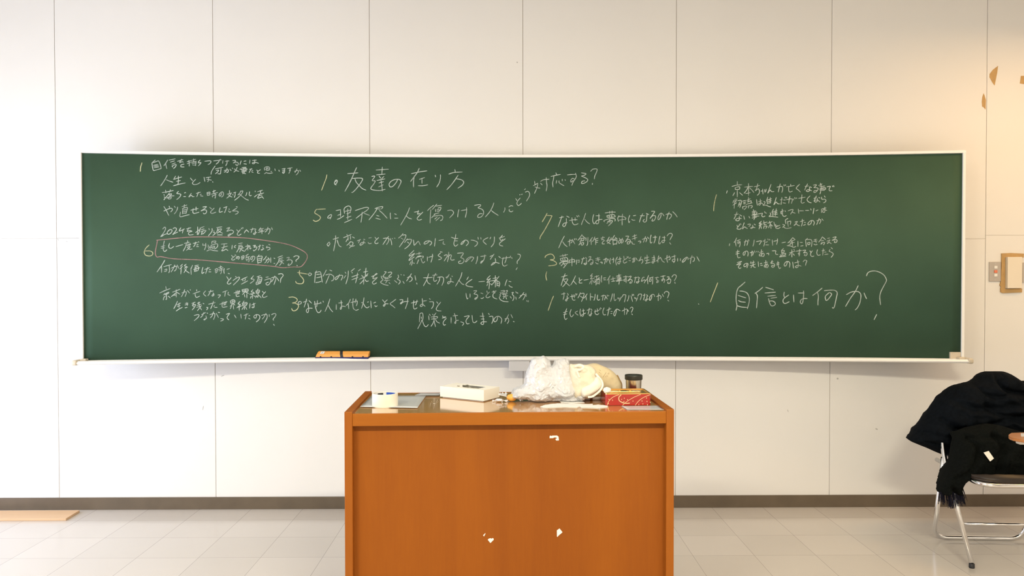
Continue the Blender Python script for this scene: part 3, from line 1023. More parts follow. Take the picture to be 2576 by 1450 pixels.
77,30 88,28 96,28|83,23 84,34 88,40 93,40 98,38|91,23 91,30|95,18 97,21|99,17 101,20
117,12 113,24 108,36 107,40|115,27 121,34 127,38
137,15 135,24 135,32 138,38 140,36|143,18 152,18|150,14 150,28 149,36 146,38 143,37 143,32 150,28 158,27
166,11 180,9 191,9|177,7 177,12|183,6 183,12|170,18 171,22|170,18 185,15 190,18 189,21 171,22|176,18 177,22|182,17 182,21|164,33 163,30 178,25 188,25 191,28 190,31|178,27 174,33 170,37|172,32 183,30 182,35 174,43|177,30 178,35
200,18 197,25 199,32|199,20 211,20 217,24 216,28|200,29 214,27|209,14 208,28 208,41
227,17 224,26 225,35 227,32|236,18 242,17|232,27 235,29 240,29
@w 1540 525 first line of the third column
70,18 80,18|76,13 71,23 68,34|85,12 91,15|87,14 86,24 85,31 81,34 77,31 80,27
98,7 105,7 104,11 94,25 101,18 107,18 108,23 104,30 99,31 101,26
122,13 121,20 117,27 114,27 115,20 119,13 124,12 129,18
134,15 141,13 147,15 147,20 142,26|142,9 138,18 136,27|151,8 157,14 162,21
@w 1355 525 second line of the third column
64,69 58,80 50,98|60,83 65,90 71,95
73,83 82,79 83,83 80,86|78,77 77,85 77,93|84,77 90,88|89,75 90,78|93,75 94,77
108,65 103,73 98,79|108,67 116,74|103,76 112,74 112,79 104,80|107,74 107,78|103,82 104,86 100,91|104,81 112,80|106,86 112,85 111,90 107,91 106,87|118,73 118,80|123,72 122,88 120,92
134,72 129,79 127,82|131,79 131,90|140,71 136,80 134,82|138,77 148,74|142,76 142,90|142,81 148,79|142,85 147,84
155,74 164,72|160,70 157,78 160,77 163,79|164,80 159,84 159,88 164,88
176,71 171,82 177,87 179,88|181,73 177,82 171,87|168,81 182,77|189,67 184,75 183,78 193,75|191,72 196,76|185,80 186,91|185,80 195,79 194,89|186,89 193,88
201,74 205,82 207,87|209,74 206,81 201,87 199,83 203,78 208,77 211,80 209,85
217,69 224,69 223,72 216,83 222,77 227,78 229,82 225,88 221,88 222,83 229,83
234,70 244,66|233,76 245,72|239,65 240,78|232,83 234,88 239,89
@w 1540 525 second line of the third column
65,82 70,81 71,84 69,86
75,77 83,74 86,76 84,83|83,70 80,78 78,84|88,71 91,75
97,66 95,75 95,84 97,86 99,84|102,72 111,71|107,68 107,78 104,86
119,69 117,78 116,87 119,88 120,85|125,72 132,72|130,69 130,79 129,84 125,85 124,81 129,79 132,80
137,68 141,63 147,62 150,66 147,72 144,78|143,85 146,89
@y 1355 525 yellow three in the third column
16,122 18,118 26,114 33,114 38,119 39,124 36,127 29,128 37,130 44,135 43,140 34,142 25,143
@w 1355 525 third line of the third column
53,119 72,115|60,115 61,120|66,114 66,119|54,125 56,131|54,125 68,122 72,125 71,130 56,131|60,125 61,130|65,124 66,130|53,139 54,135 68,132 73,133 72,137|62,135 58,141 56,143|61,138 70,137 66,143 62,148|62,137 65,141
76,129 76,136|76,129 87,127 90,130 89,134|77,134 88,133|83,123 83,143
95,128 94,136 94,139|98,129 102,129|98,134 102,133
107,126 115,124|112,122 109,130 107,138|117,122 120,125|119,127 119,137 116,140 113,137 120,136
125,121 130,120 129,124 123,133 130,127 135,129 135,136 131,140 129,138 134,134
142,125 152,123|142,129 153,127|147,122 149,132|142,134 144,137 148,138
154,134 158,134 158,137
162,128 168,125 171,127 169,134|168,123 166,131 164,138|173,126 174,129
179,124 177,133 179,138|182,128 187,126|186,123 187,128 186,135
196,121 192,130 194,141|197,127 206,125|202,121 203,131 201,138 197,136 198,133 205,132
212,119 213,126|220,124 212,129 211,133 214,136 220,133|220,120 221,122|223,120 223,122
225,124 229,123|225,130 229,130
233,126 239,125 239,131 236,134|238,122 236,129 234,134|242,123 246,129
@w 1540 525 third line of the third column
72,120 69,127 66,131 74,127 76,129 76,133 73,137
82,121 81,126|82,124 91,121|87,116 87,126 86,136|82,130 92,128|83,137 95,134
99,123 106,122|100,128 107,126|104,117 105,130 102,136 99,134 102,131 107,131
116,118 114,127 114,134|110,131 118,124 120,122 123,127 125,131 130,134
131,126 141,121 145,123 144,126 141,128|137,117 136,125 138,134|142,118 143,121
148,121 158,118|155,116 156,130 153,135|156,126 151,127 150,131 154,132 157,128
163,124 163,131|170,125 170,130
186,122 182,129 176,134 175,131 180,125 186,121 189,124 189,127
193,125 201,121 205,124 204,130 201,132|199,117 196,127 195,137|211,120 217,131
@y 1355 670 yellow numeral one beside the fourth line
20,14 18,24 20,35
@y 1355 670 long yellow stroke beside the last lines
37,75 33,84 28,98 24,110
@w 1355 670 fourth line of the third column
57,27 71,23|66,19 61,32 56,48|61,33 72,32 70,38 64,47 60,51|62,35 70,43 77,49
92,24 86,37 80,47|87,37 94,45
101,29 102,36|108,33 103,36 101,39 102,42 108,42
113,35 124,33
134,19 129,25 134,24 129,32|129,32 139,30|133,32 132,45|130,37 127,44|135,36 138,40|139,27 150,24|144,24 145,32|151,28 146,34 138,41|139,35 152,31|143,36 143,47|143,36 152,34 151,45|144,40 150,39|144,44 150,43
157,24 156,33 157,40|161,30 167,29|162,34 167,34
178,24 174,31 171,35|175,32 175,44|180,33 191,30|185,27 186,37|182,38 190,37
194,25 205,22|200,20 201,36 200,45|195,28 204,27 203,31 195,31|196,34 206,32|194,38 205,36|193,36 209,35
211,27 222,26|217,24 218,33 218,41|217,32 213,33 213,37 217,37
224,27 230,25 229,29 222,37 229,33 233,36 231,42 227,42 229,39
238,29 246,28|242,27 240,36 239,41|248,27 252,30|249,31 249,40 245,42 244,39 251,38
@w 1550 670 fourth line of the third column
66,28 63,38 70,34 72,37 70,42|69,27 69,29
81,23 77,32 73,37|78,32 79,44|82,30 92,27|83,33 87,32 87,37 83,38 83,33|91,28 91,40 90,45
97,29 106,28|102,27 100,33 104,35|106,37 102,38 101,41 105,40
111,26 122,24|117,24 117,34 114,37 114,33 119,32 121,35 119,41
127,27 132,27 130,32 125,36 133,32 136,35 134,42 129,43 129,39
139,27 143,22 148,22 150,26 148,31 145,36|146,40 147,43
@w 1355 670 fifth line of the third column
57,70 66,68|63,66 63,75 61,83|72,68 74,72|71,74 71,83 69,87 67,84 75,79
79,76 92,74|83,71 84,82 88,85 91,84|88,71 89,79|92,69 94,72|95,69 96,70
104,66 101,74 98,79|103,69 113,68 111,78 107,88|104,75 110,79
121,69 116,76 112,80|118,75 119,84
129,68 129,85|129,76 136,77
141,70 140,79 138,85|147,72 146,81 149,85 152,83
156,75 163,73 167,75 164,84|161,72 160,79 159,85|167,75 171,82|171,72 172,75|174,73 175,74
184,69 182,79 179,88|188,69 188,81 190,86 193,83
197,79 198,82|200,79 201,82|206,77 203,83 201,87
211,71 208,77|211,71 217,72 216,80 214,89
225,73 224,80 221,87|230,74 234,88|233,70 234,74|236,70 237,73
239,78 240,81|242,79 243,82|247,78 243,87
@w 1550 670 fifth line of the third column
56,70 54,75|56,70 63,70 62,78 60,84
71,69 70,77 68,84|67,73 72,72|76,71 79,75|77,74 76,84 74,87 72,84 80,82
89,71 88,79 85,85 83,84 84,77 89,71 94,71 96,76
101,76 107,73 112,76 110,82|106,68 105,78 105,86|115,70 118,76
120,68 121,65 126,63 131,66 131,71 128,79|129,85 131,87
@w 1355 670 last line of the third column
70,106 66,117 64,126 67,133 71,130|62,116 71,113|62,121 70,119
81,108 78,117 80,125 83,126 87,121
97,112 91,116 98,122
104,107 103,116 105,125|108,112 114,110|111,107 112,120 110,125 107,122 117,117
121,110 129,107|126,105 125,113 123,120|131,107 133,110|131,112 131,120 129,124 126,122 133,118
139,114 150,110|141,109 141,118 146,121 150,118|146,106 147,114|152,106 153,109|154,104 156,106
163,104 160,113 162,121 167,121
170,110 180,106|176,103 174,113 172,123|180,113 183,113|180,118 183,118
194,107 193,115 190,124 187,120 190,112 195,107 203,111
208,112 218,107 221,110 219,120|214,104 214,121|222,109 224,113
228,105 232,102 235,105 233,111 231,115|232,119 234,121
@y 1780 450 yellow stroke beside the right column
22,40 19,51 16,66 15,80
@w 1780 450 first line of the right column
49,30 47,36
74,7 74,15|61,19 73,16 85,15|69,22 69,27|69,22 79,20 79,26 70,27|74,27 74,45|67,35 63,42|80,35 87,41
92,21 112,19|102,12 102,42|101,21 96,30 91,36|105,23 111,29 115,34|95,37 106,35
116,20 129,17|125,13 122,24 119,30 126,25 129,30 128,37 124,41
133,31 137,30|137,26 138,38|142,27 143,34|146,26 145,32
158,14 154,25 150,36 156,28 159,32 165,32
173,21 185,19 187,26 185,34|181,13 178,24 176,33|190,15 191,18|194,15 194,17
197,20 216,17|207,14 207,18|202,20 202,29 205,33 211,31
229,14 221,23 226,28 231,33
@w 1900 450 first line of the right column
124,19 132,18|130,13 126,21 123,28|136,20 140,22|135,21 135,29 131,32 127,30 132,27 140,30
145,16 152,15 150,19 146,22 155,23 156,27 151,33 146,34 147,30 155,29
162,11 164,20 163,31 161,38|158,17 166,13|160,20 173,18|162,24 174,22 174,27 161,29|160,26 174,25|162,28 172,29
179,20 187,19 184,25 185,30 191,30|192,18 193,20|195,17 196,20
@w 1780 450 second line of the right column
65,54 63,60|69,50 67,62 66,74|63,66 72,60|73,50 70,58|75,55 83,54 84,60 80,72|80,58 77,65|76,69 81,62
87,56 95,54|89,60 95,58|90,63 94,62|87,70 88,75|87,70 96,68 96,72 91,77|98,54 106,50|102,47 101,58|99,58 108,55 108,60|96,64 111,60|101,68 102,73|101,68 110,67 111,70 108,73
122,52 123,61 124,66|127,57 135,55|131,51 132,62 129,66 127,63 133,60 137,63
140,57 143,58 142,62 138,66 146,66 152,69 157,70|150,46 147,55|148,53 149,63|150,53 159,50|156,47 156,60|151,57 159,55|150,61 158,60
171,47 168,57 165,65 171,58 174,62 179,63
181,53 186,51|185,47 184,56 183,64|189,53 194,53|188,60 194,61|193,46 194,48|196,46 197,48
197,52 208,50 211,53 209,61|205,44 203,54 202,61|213,50 214,53|217,47 218,50|221,48 222,49
227,49 243,46|235,40 234,52 233,58 236,61 241,59
@w 1900 450 second line of the right column
136,43 131,48 129,53 133,58 139,60
146,49 152,47|152,43 149,50 146,56|158,47 161,48|154,49 155,54 152,58 149,58 148,54 156,54 161,58
172,43 174,46|165,46 166,51 173,51 176,54 174,58 170,60
@w 1780 450 third line of the right column
67,90 76,88|73,83 70,92 66,100|80,90 85,93|79,94 79,102 75,105 70,103 74,99 84,99
90,93 92,101|103,94 105,98
111,82 120,80|114,77 117,88 117,98 115,102|111,85 122,83 121,88 112,88|110,91 124,89|112,94 128,93|111,98 122,96
125,88 136,86|137,86 135,92 138,95 143,93|142,82 143,85|145,85 146,86
156,85 157,90 153,94 160,94 168,95 175,96|164,76 160,84|162,82 162,92|164,82 173,80|171,75 169,92|164,86 173,84|164,90 174,88
182,82 189,80|186,76 186,86 183,87 183,83 186,84 187,91 191,94 196,92|193,80 194,82
201,80 209,77 213,78 207,88|210,83 218,86
226,76 227,86|229,80 239,80
244,79 252,79
@w 1900 450 third line of the right column
138,75 139,78|146,74 145,81 144,87|151,80 156,78
165,76 165,84|166,75 176,73|173,71 173,82 170,84 168,82 170,77 178,79
@w 1780 450 fourth line of the right column
73,116 75,120|80,115 74,122 74,125 80,126 84,123|79,113 80,115|82,112 83,114
91,110 88,119 87,125 92,120 95,122 99,124
100,114 106,113 106,116 103,119|116,113 119,115|112,116 113,121 110,124 107,123 112,121 118,122
134,106 128,112 134,111 128,117|128,117 136,114|131,116 128,125|132,117 134,124|140,105 141,113|138,111 148,108|140,115 146,114|140,120 140,124|140,119 148,118 145,124
150,111 161,107|154,106 157,115 158,124|156,113 152,122|157,114 162,118
165,108 168,119|170,114 168,118 174,117|180,116 171,120 170,123 176,124 181,121
187,114 192,116 187,121|190,121 197,124 208,122|200,99 194,103 195,112|199,106 201,119|201,107 207,106 206,114
218,108 224,107 215,117 221,113 225,116 229,117
231,107 240,104|236,101 236,110 234,118|241,109 244,109|239,116 244,114
@w 1900 450 fourth line of the right column
141,104 138,112 133,115 131,112 136,106 143,104 147,109 145,116
153,105 162,102 163,106 160,112|159,99 156,107 153,114|166,100 169,104
@w 1780 570 fifth line of the right column
55,43 54,48
72,29 69,36 66,40|69,37 71,49|73,36 81,33|74,40 79,38 78,42 75,43|81,38 81,45 79,51
91,39 99,36 100,40 98,47|95,34 93,42 92,48|102,33 103,36
116,34 115,42 113,49
122,38 131,36 134,37 129,45
138,37 143,35|143,32 142,41 140,49|145,40 149,38|145,46 152,46|150,31 151,34|154,32 155,34
161,34 162,47|165,37 174,35|174,31 174,37 172,45
185,41 194,39
212,28 204,38 200,41|212,28 218,33|208,37 216,34|210,36 212,48|205,41 216,40|208,43 202,47 198,48 208,49 214,52 220,50
225,37 225,50|231,40 236,40|232,49 238,48
@w 1900 580 fifth line of the right column
130,20 125,24|125,24 126,32 127,40|126,23 138,23 141,28 140,40|130,31 131,36|130,31 136,30 135,35 131,35
146,24 153,22|145,28 154,26|149,22 152,31|146,34 149,36 154,35
167,16 163,23 158,29|168,17 175,23|164,26 170,25|164,31 166,33 163,34|165,31 173,30 170,36
180,20 185,19|178,27 186,24 179,33 184,30 189,33
193,18 201,16 198,21 191,25 201,23 204,26 201,30 197,30 198,27
@w 1780 570 sixth line of the right column
75,59 74,70 76,78 81,77|71,64 79,62|70,69 79,67
95,62 92,71 89,71 89,66 94,62 99,62 101,67 100,74
106,66 112,63 114,66 112,72|111,61 110,68 109,74|117,61 118,65|122,62 123,64|126,62 127,64
129,65 138,62|134,58 134,67 135,75|138,66 133,73 129,73 130,69 137,67 141,69 140,74 137,75
147,68 152,67 152,71
161,61 170,61 169,65 170,69 175,70
189,55 184,60|184,61 186,72|184,61 191,60 190,64 186,65|186,68 194,67 193,71 186,72|181,71 184,73 179,76 187,75 195,74
204,66 217,62|210,58 210,67 210,76|207,67 203,72|213,68 216,72|215,57 216,60
220,62 234,60|229,57 229,68 228,74|228,66 226,67 227,70
237,60 244,59 242,63 239,66 246,65 248,69 245,73 241,72 243,69
@w 1900 580 sixth line of the right column
136,51 138,54|142,51 138,57 138,62 141,65 146,64
155,48 153,56 156,62 162,61
166,51 173,49|169,46 168,62|172,54 176,54|173,60 181,59
189,43 192,46|186,48 184,52 189,54 194,58 193,62 189,67
@w 1780 570 seventh line of the right column
74,90 85,87 78,92 72,96 83,93 78,98 77,102 80,105 83,103
99,92 96,99 91,100 91,95 97,92 101,94 98,103
108,88 107,92|108,92 117,89|114,86 113,97|106,98 119,94|112,97 108,103|114,96 115,101 119,102
126,88 127,100|131,93 135,92|132,97 137,97
141,91 149,89|145,85 145,95 146,103|149,92 144,101 141,100 143,96 149,95 151,98 149,103
157,91 163,88|161,85 158,92 165,93 167,97 164,102 160,101 160,98 165,98
175,87 176,98 179,105 182,103|172,92 178,90|172,96 178,94
199,88 196,97 192,99 191,94 196,88 202,88 205,93 204,102
212,89 213,97 214,104|217,91 228,88|224,84 226,95 225,101 221,103 219,100 225,97 233,99
238,88 242,84 247,86 245,92 244,97
@y 1780 680 yellow stroke beside the large right line
25,32 20,45 14,60 7,79
@w 1780 680 large line at the lower right
93,30 84,38 76,45 72,57 71,75 73,88 71,100|80,52 89,53 98,57 103,66 104,75 102,86 99,96|76,63 85,66 95,69|77,76 84,79 94,80|74,89 85,92 98,93
137,43 128,51 118,58|121,58 124,65 123,80 122,94
145,43 155,46 164,49|143,57 156,56 169,55|150,65 169,63|158,70 172,68|152,71 154,80 158,88 163,89 168,86 168,81 162,77 155,77
191,55 190,62 191,67|202,62 192,69 188,75 189,81 194,83 203,79
214,62 215,79|226,57 240,57|239,52 239,65 237,80 234,84 231,80 233,74 239,71 248,71
@w 2000 670 large line at the lower right
67,55 55,65 44,73|56,66 58,75 57,88 57,97
73,61 85,60 97,60 103,63 105,68 103,78 100,92 98,101 95,105 93,103|85,66 78,72 75,77 77,85 81,84 87,77 91,70 87,66
128,71 139,65 150,63 158,64 163,69 164,77 161,92 155,104 150,109|157,49 150,63 138,80 126,100|172,67 175,75 178,81
178,24 181,17 188,13 199,12 210,15 221,22 227,32 227,38 219,53 213,66 211,78 213,96|203,121 197,133
@w 1550 670 stray chalk dots
205,94 206,95"""


def ribbon(bm, pts, w):
    """flat stroke of chalk following the curved board face"""
    P = catmull([Vector((p[0], 0, p[1])) for p in pts], 5)
    if len(P) == 2:
        P = [P[0], P[0].lerp(P[1], 0.33), P[0].lerp(P[1], 0.66), P[1]]
    L = len(P)
    va, vb = [], []
    for i, p in enumerate(P):
        d = P[min(i + 1, L - 1)] - P[max(i - 1, 0)]
        if d.length < 1e-7:
            d = Vector((1, 0, 0))
        d.normalize()
        nrm = Vector((-d.z, 0, d.x))
        k = 0.62 if i in (0, L - 1) else 1.0
        ww = w * k * (1 + 0.22 * noise.noise(p * 60))
        q = p
        if i == 0:
            q = p - d * w * 0.45
        elif i == L - 1:
            q = p + d * w * 0.45
        for lst, s in ((va, 1), (vb, -1)):
            e = q + nrm * (s * ww * 0.5)
            lst.append(bm.verts.new((e.x, by(e.x) - 0.0009, e.z)))
    for i in range(L - 1):
        bm.faces.new((va[i], va[i + 1], vb[i + 1], vb[i]))


lines = {}
cur = None
for ln in CHALK.strip().split('\n'):
    if ln[0] == '@':
        c, ox, oy, lab = ln[1:].split(' ', 3)
        cur = (c, float(ox), float(oy), lab)
        lines.setdefault((c, lab), [])
        continue
    for st in ln.split('|'):
        pts = []
        for xy in st.split():
            x, y = xy.split(',')
            pts.append(on_board(cur[1] + float(x) * 1.00932, cur[2] + float(y) * 1.00932))
        lines[(cur[0], cur[3])].append(pts)
def clusters(strokes):
    """groups of strokes that belong together: a wide gap starts a new piece of writing"""
    B = []
    for st in strokes:
        a = np.array(st)
        B.append((a.min(0) - 0.003, a.max(0) + 0.003))
    par = list(range(len(B)))

    def root(i):
        while par[i] != i:
            i = par[i]
        return i
    for i in range(len(B)):
        for j in range(i):
            gp = np.maximum(0, np.maximum(B[i][0] - B[j][1], B[j][0] - B[i][1]))
            sz = max((B[i][1] - B[i][0]).max(), (B[j][1] - B[j][0]).max())
            if np.hypot(*gp) <= max(0.018, 0.44 * sz):
                par[root(i)] = root(j)
    out = {}
    for i in range(len(B)):
        out.setdefault(root(i), []).append(strokes[i])
    return list(out.values())


for (c, lab), strokes in lines.items():
    big = 'large' in lab or c != 'w'
    for group_ in ([strokes] if c == 'p' else clusters(strokes)):
        bm = bmesh.new()
        for s in group_:
            if len(s) == 1:
                s = [s[0], (s[0][0] + 0.002, s[0][1])]
            ribbon(bm, s, 0.0046 if big else 0.0041)
        o = new_obj('chalk_ring' if c == 'p' else ('chalk_numeral' if c == 'y' else 'chalk_writing'), bm, M_CHALK[c], board)
        o['label'] = {'w': 'white chalk, ', 'y': 'yellow chalk, ', 'p': 'pink chalk, '}[c] + lab.replace('yellow ', '').replace('pink ', '')

# ------------------------------------------------------------------ board eraser on the tray
ex0, ex1 = at(793.5, 900, Y=-0.135).x, at(929.5, 900, Y=-0.135).x
ey = by((ex0 + ex1) / 2)
W_ = ex1 - ex0
er = thing('board_eraser', 'long orange board eraser with a black strap on the chalk tray', 'eraser', (ex0, ey - 0.029, 0.9035), math.radians(-1.2))


def er_prof(k=1.0):
    return [(0.024, 0.008), (0.024, 0.036), (0.014, 0.0405), (-0.004, 0.0395), (-0.023, 0.024), (-0.025, 0.008)]


def er_half(xa_b, xa_t, xb_b, xb_t):
    bm = bmesh.new()
    pr = er_prof()
    L_, R_ = [], []
    for y, z in pr:
        t = (z - 0.008) / 0.033
        L_.append(bm.verts.new((xa_b + (xa_t - xa_b) * t, y, z)))
        R_.append(bm.verts.new((xb_b + (xb_t - xb_b) * t, y, z)))
    n = len(pr)
    bm.faces.new(L_)
    bm.faces.new(R_[::-1])
    for i in range(n):
        bm.faces.new((L_[i], R_[i], R_[(i + 1) % n], L_[(i + 1) % n]))
    bmesh.ops.bevel(bm, geom=bm.edges[:], offset=0.0016, segments=2, affect='EDGES')
    return bm


new_obj('grip_half', er_half(0.001, 0.013, 0.146, 0.139), M_ORANGE, er)
new_obj('grip_half', er_half(0.160, 0.150, W_ - 0.006, W_ - 0.001), M_ORANGE, er)
bm = bmesh.new()
box(bm, 0.0, W_ - 0.004, -0.0265, 0.0255, 0.0, 0.0085, 0.0015, 2)
new_obj('felt_pad', bm, M_PADBLUE, er)
bm = bmesh.new()
pr = [(y * 1.03, z + 0.0012) for y, z in er_prof()]
for i in range(len(pr) - 1):
    (y0, z0), (y1, z1) = pr[i], pr[i + 1]
    f = lambda z: 0.1535 - (z - 0.008) / 0.033 * 0.0085
    q = [bm.verts.new(p) for p in ((f(z0) - 0.008, y0, z0), (f(z0) + 0.008, y0, z0), (f(z1) + 0.008, y1, z1), (f(z1) - 0.008, y1, z1))]
    bm.faces.new(q)
bmesh.ops.remove_doubles(bm, verts=bm.verts[:], dist=1e-5)
r_ = bmesh.ops.extrude_face_region(bm, geom=bm.faces[:])
for v in [v for v in r_['geom'] if isinstance(v, bmesh.types.BMVert)]:
    v.co.z -= 0.002
new_obj('strap', bm, M_BLACKR, er)
for px in (807, 834, 887.5, 914):
    bm = bmesh.new()
    x = (px - 793.5) / 136.0 * W_
    tube(bm, [(x, -0.0275, 0.011), (x, -0.0235, 0.011)], 0.0042, 12)
    new_obj('rivet', bm, M_BLACKR, er)
bm = bmesh.new()
c0, c1 = Vector((0.026, -0.0205, 0.0268)), Vector((0.031, -0.0065, 0.0385))
off = Vector((0, -0.0012, 0.0015))
prism(bm, [c0, c0 + Vector((0.021, 0, 0)), c1 + Vector((0.021, 0, 0)), c1], off * 0.6, off, 0)
cm = (c0 + c1) / 2
for k in range(3):
    q = c0.lerp(c1, 0.25 + 0.22 * k)
    prism(bm, [q + Vector((0.006, 0, 0)), q + Vector((0.015, 0, 0)), q.lerp(c1, 0.12) + Vector((0.015, 0, 0)), q.lerp(c1, 0.12) + Vector((0.006, 0, 0))], off, off * 1.15, 1)
new_obj('label_sticker', bm, [M_WHITE, M_BLACK], er)

# ------------------------------------------------------------------ lectern
LH, LD, LW = 0.8866, 0.500, 1.2
LROT = 0.0328
lect = thing('lectern', 'wide orange brown wooden lectern in front of the chalkboard', 'lectern', (-0.0874, -1.7447, 0), LROT)
LM = Matrix.Translation((-0.0874, -1.7447, 0)) @ Matrix.Rotation(LROT, 4, 'Z')
LI = LM.inverted()
TOPZ = 0.8786


def top_at(px, py, z=TOPZ):
    return at(px, py, Z=z)


def lp(px, py, z=TOPZ):
    """lectern-local point of a photo pixel on the top"""
    return LI @ at(px, py, Z=z)


for s in (-1, 1):
    bm = bmesh.new()
    x0, x1 = sorted((s * 0.6, s * 0.5715))
    box(bm, x0, x1, 0.0, LD, 0.0, LH, 0.002, 2)
    new_obj('side_panel', bm, M_LECT_S, lect)
bm = bmesh.new()
box(bm, -0.5715, 0.5715, 0.012, LD - 0.012, TOPZ - 0.022, TOPZ, 0.001, 1)
new_obj('tabletop', bm, M_LECT_T, lect)
bm = bmesh.new()
box(bm, -0.5715, 0.5715, 0.0025, 0.0125, TOPZ - 0.0445, TOPZ + 0.0006, 0.0015, 2)
new_obj('front_rail', bm, M_LECT_E, lect)
bm = bmesh.new()
box(bm, -0.5715, 0.5715, LD - 0.0125, LD - 0.0035, TOPZ - 0.0445, TOPZ + 0.0008, 0.0015, 2)
new_obj('back_rail', bm, M_LECT_E, lect)
bm = bmesh.new()
box(bm, -0.5715, 0.5715, 0.036, 0.048, 0.04, TOPZ - 0.022)
new_obj('front_panel', bm, M_LECT_F, lect)
bm = bmesh.new()
box(bm, -0.5715, 0.5715, 0.048, LD - 0.02, 0.48, 0.50)
new_obj('inner_shelf', bm, M_LECT_S, lect)
bm = bmesh.new()
box(bm, -0.5715, 0.5715, 0.03, 0.06, 0.0, 0.06)
new_obj('plinth', bm, M_LECT_S, lect)


def panel_pt(px, py):
    """local point on the recessed front panel"""
    d = ray(px, py)
    o = LI @ CAM
    dl = LI.to_3x3() @ d
    return o + dl * ((0.036 - o.y) / dl.y)


RES = [[(1383, 1097), (1386, 1096.5), (1387, 1098), (1389, 1096.5), (1401, 1096.2), (1405, 1099), (1406, 1108.5), (1399, 1108.8), (1397, 1105), (1401, 1103.5),
        (1399, 1101), (1393, 1101.2), (1392, 1102.8), (1382.5, 1103)],
       [(1215.4, 1347.2), (1220.5, 1342.2), (1221.3, 1343.2), (1217.5, 1350.4)],
       [(1227, 1358.5), (1230, 1355.7), (1235, 1354.8), (1236.4, 1356.5), (1238.5, 1354.6), (1241, 1355), (1242.3, 1358.2), (1233.6, 1366.8)],
       [(1400.8, 1335), (1407.5, 1330.2), (1415, 1339.6), (1404, 1349), (1402.8, 1351.4), (1401, 1350.5)]]
for pts in RES:
    bm = bmesh.new()
    prism(bm, [panel_pt(*p) for p in pts], (0, -0.0012, 0), (0, 0.0004, 0))
    o = new_obj('tape_residue', bm, M_PAPER, lect)
    o['label'] = 'torn scrap of white tape left on the front panel'
# scuffs in the varnish of the top
bm = bmesh.new()
for a, b, w in (((1085, 1010), (1088, 1014), 0.9), ((1092, 1003), (1091.5, 1013), 0.9), ((1101, 1006), (1096, 1018), 0.8), ((1094, 1017), (1090, 1030), 0.8),
                ((1084, 1014), (1082, 1026), 0.8), ((1100, 1014), (1104, 1009), 0.7)):
    A, B = lp(*a), lp(*b)
    n_ = (B - A).cross(Vector((0, 0, 1))).normalized() * 0.0009 * w
    for q in ((A - n_, A + n_, B + n_ * 0.3, B - n_ * 0.3),):
        bm.faces.new([bm.verts.new(p + Vector((0, 0, 0.0006))) for p in q])
c = lp(1092, 1016.5)
bm.faces.new([bm.verts.new(c + Vector((0.0045 * math.cos(t), 0.011 * math.sin(t), 0.0008))) for t in [k * math.pi / 5 for k in range(10)]])
o = new_obj('glue_mark', bm, M_CAP, lect)
o['label'] = 'pale glue scuff on the top'

# ---- things on the lectern ------------------------------------------------
ROT = LROT
# white tape roll
c = (top_at(936, 1023) + top_at(1000, 1023)) / 2
R_ = (top_at(1000, 1023) - top_at(935.5, 1023)).length / 2
c = Vector((c.x, c.y + 0.006, TOPZ))
tr = thing('tape_roll', 'white roll of cloth tape standing near the left end of the lectern', 'tape', c)
H_ = 0.0505
bm = bmesh.new()
lathe(bm, [(R_ * 0.90, 0.0), (R_ * 0.985, 0.0), (R_, 0.0012), (R_, H_ - 0.0012), (R_ * 0.985, H_), (R_ * 0.90, H_)], 72, closed=True)
new_obj('tape_body', bm, M_TAPEW, tr, False)
bm = bmesh.new()
lathe(bm, [(R_ * 0.868, -0.0 + 0.0004), (R_ * 0.90, 0.0004), (R_ * 0.90, H_ - 0.0006), (R_ * 0.868, H_ - 0.0006)], 72, closed=True)
new_obj('core', bm, M_WHITE, tr)
bm = bmesh.new()
lathe(bm, [(R_ * 0.862, 0.006), (R_ * 0.866, 0.006), (R_ * 0.866, H_ - 0.004), (R_ * 0.862, H_ - 0.004)], 24, closed=True, a0=math.radians(35), a1=math.radians(92))
o = new_obj('core_print', bm, M_BLUE, tr); o['label'] = 'blue print inside the core'
bm = bmesh.new()
lathe(bm, [(R_ * 0.862, 0.008), (R_ * 0.866, 0.008), (R_ * 0.866, H_ - 0.006), (R_ * 0.862, H_ - 0.006)], 16, closed=True, a0=math.radians(108), a1=math.radians(140))
o = new_obj('core_print', bm, M_BLACK, tr); o['label'] = 'black print inside the core'


def sheet(name, pix, m, label, cat, z0, h=0.0008, wave=0.0, group=None, parent=None, n=10):
    """thin sheet lying on the lectern: four photo corners, slightly wavy, with thickness"""
    P = [top_at(x, y) for x, y in pix]
    bm = bmesh.new()
    V = {}
    for i in range(n + 1):
        for j in range(n + 1):
            u, v = i / n, j / n
            p = (P[0] * (1 - u) + P[1] * u) * (1 - v) + (P[3] * (1 - u) + P[2] * u) * v
            zz = z0 + wave * (0.5 + 0.5 * noise.noise(Vector((p.x * 14, p.y * 14, z0 * 99))))
            for k in (0, 1):
                V[i, j, k] = bm.verts.new((p.x, p.y, zz + k * h))
    for i in range(n):
        for j in range(n):
            for k in (0, 1):
                q = [V[i, j, k], V[i + 1, j, k], V[i + 1, j + 1, k], V[i, j + 1, k]]
                bm.faces.new(q if k else q[::-1])
    for i in range(n):
        bm.faces.new((V[i, 0, 0], V[i + 1, 0, 0], V[i + 1, 0, 1], V[i, 0, 1]))
        bm.faces.new((V[i + 1, n, 0], V[i, n, 0], V[i, n, 1], V[i + 1, n, 1]))
        bm.faces.new((V[0, i + 1, 0], V[0, i, 0], V[0, i, 1], V[0, i + 1, 1]))
        bm.faces.new((V[n, i, 0], V[n, i + 1, 0], V[n, i + 1, 1], V[n, i, 1]))
    o = new_obj(name, bm, m, parent, True)
    if parent is None:
        tag(o, label, cat, group)
    else:
        o['label'] = label
    return o


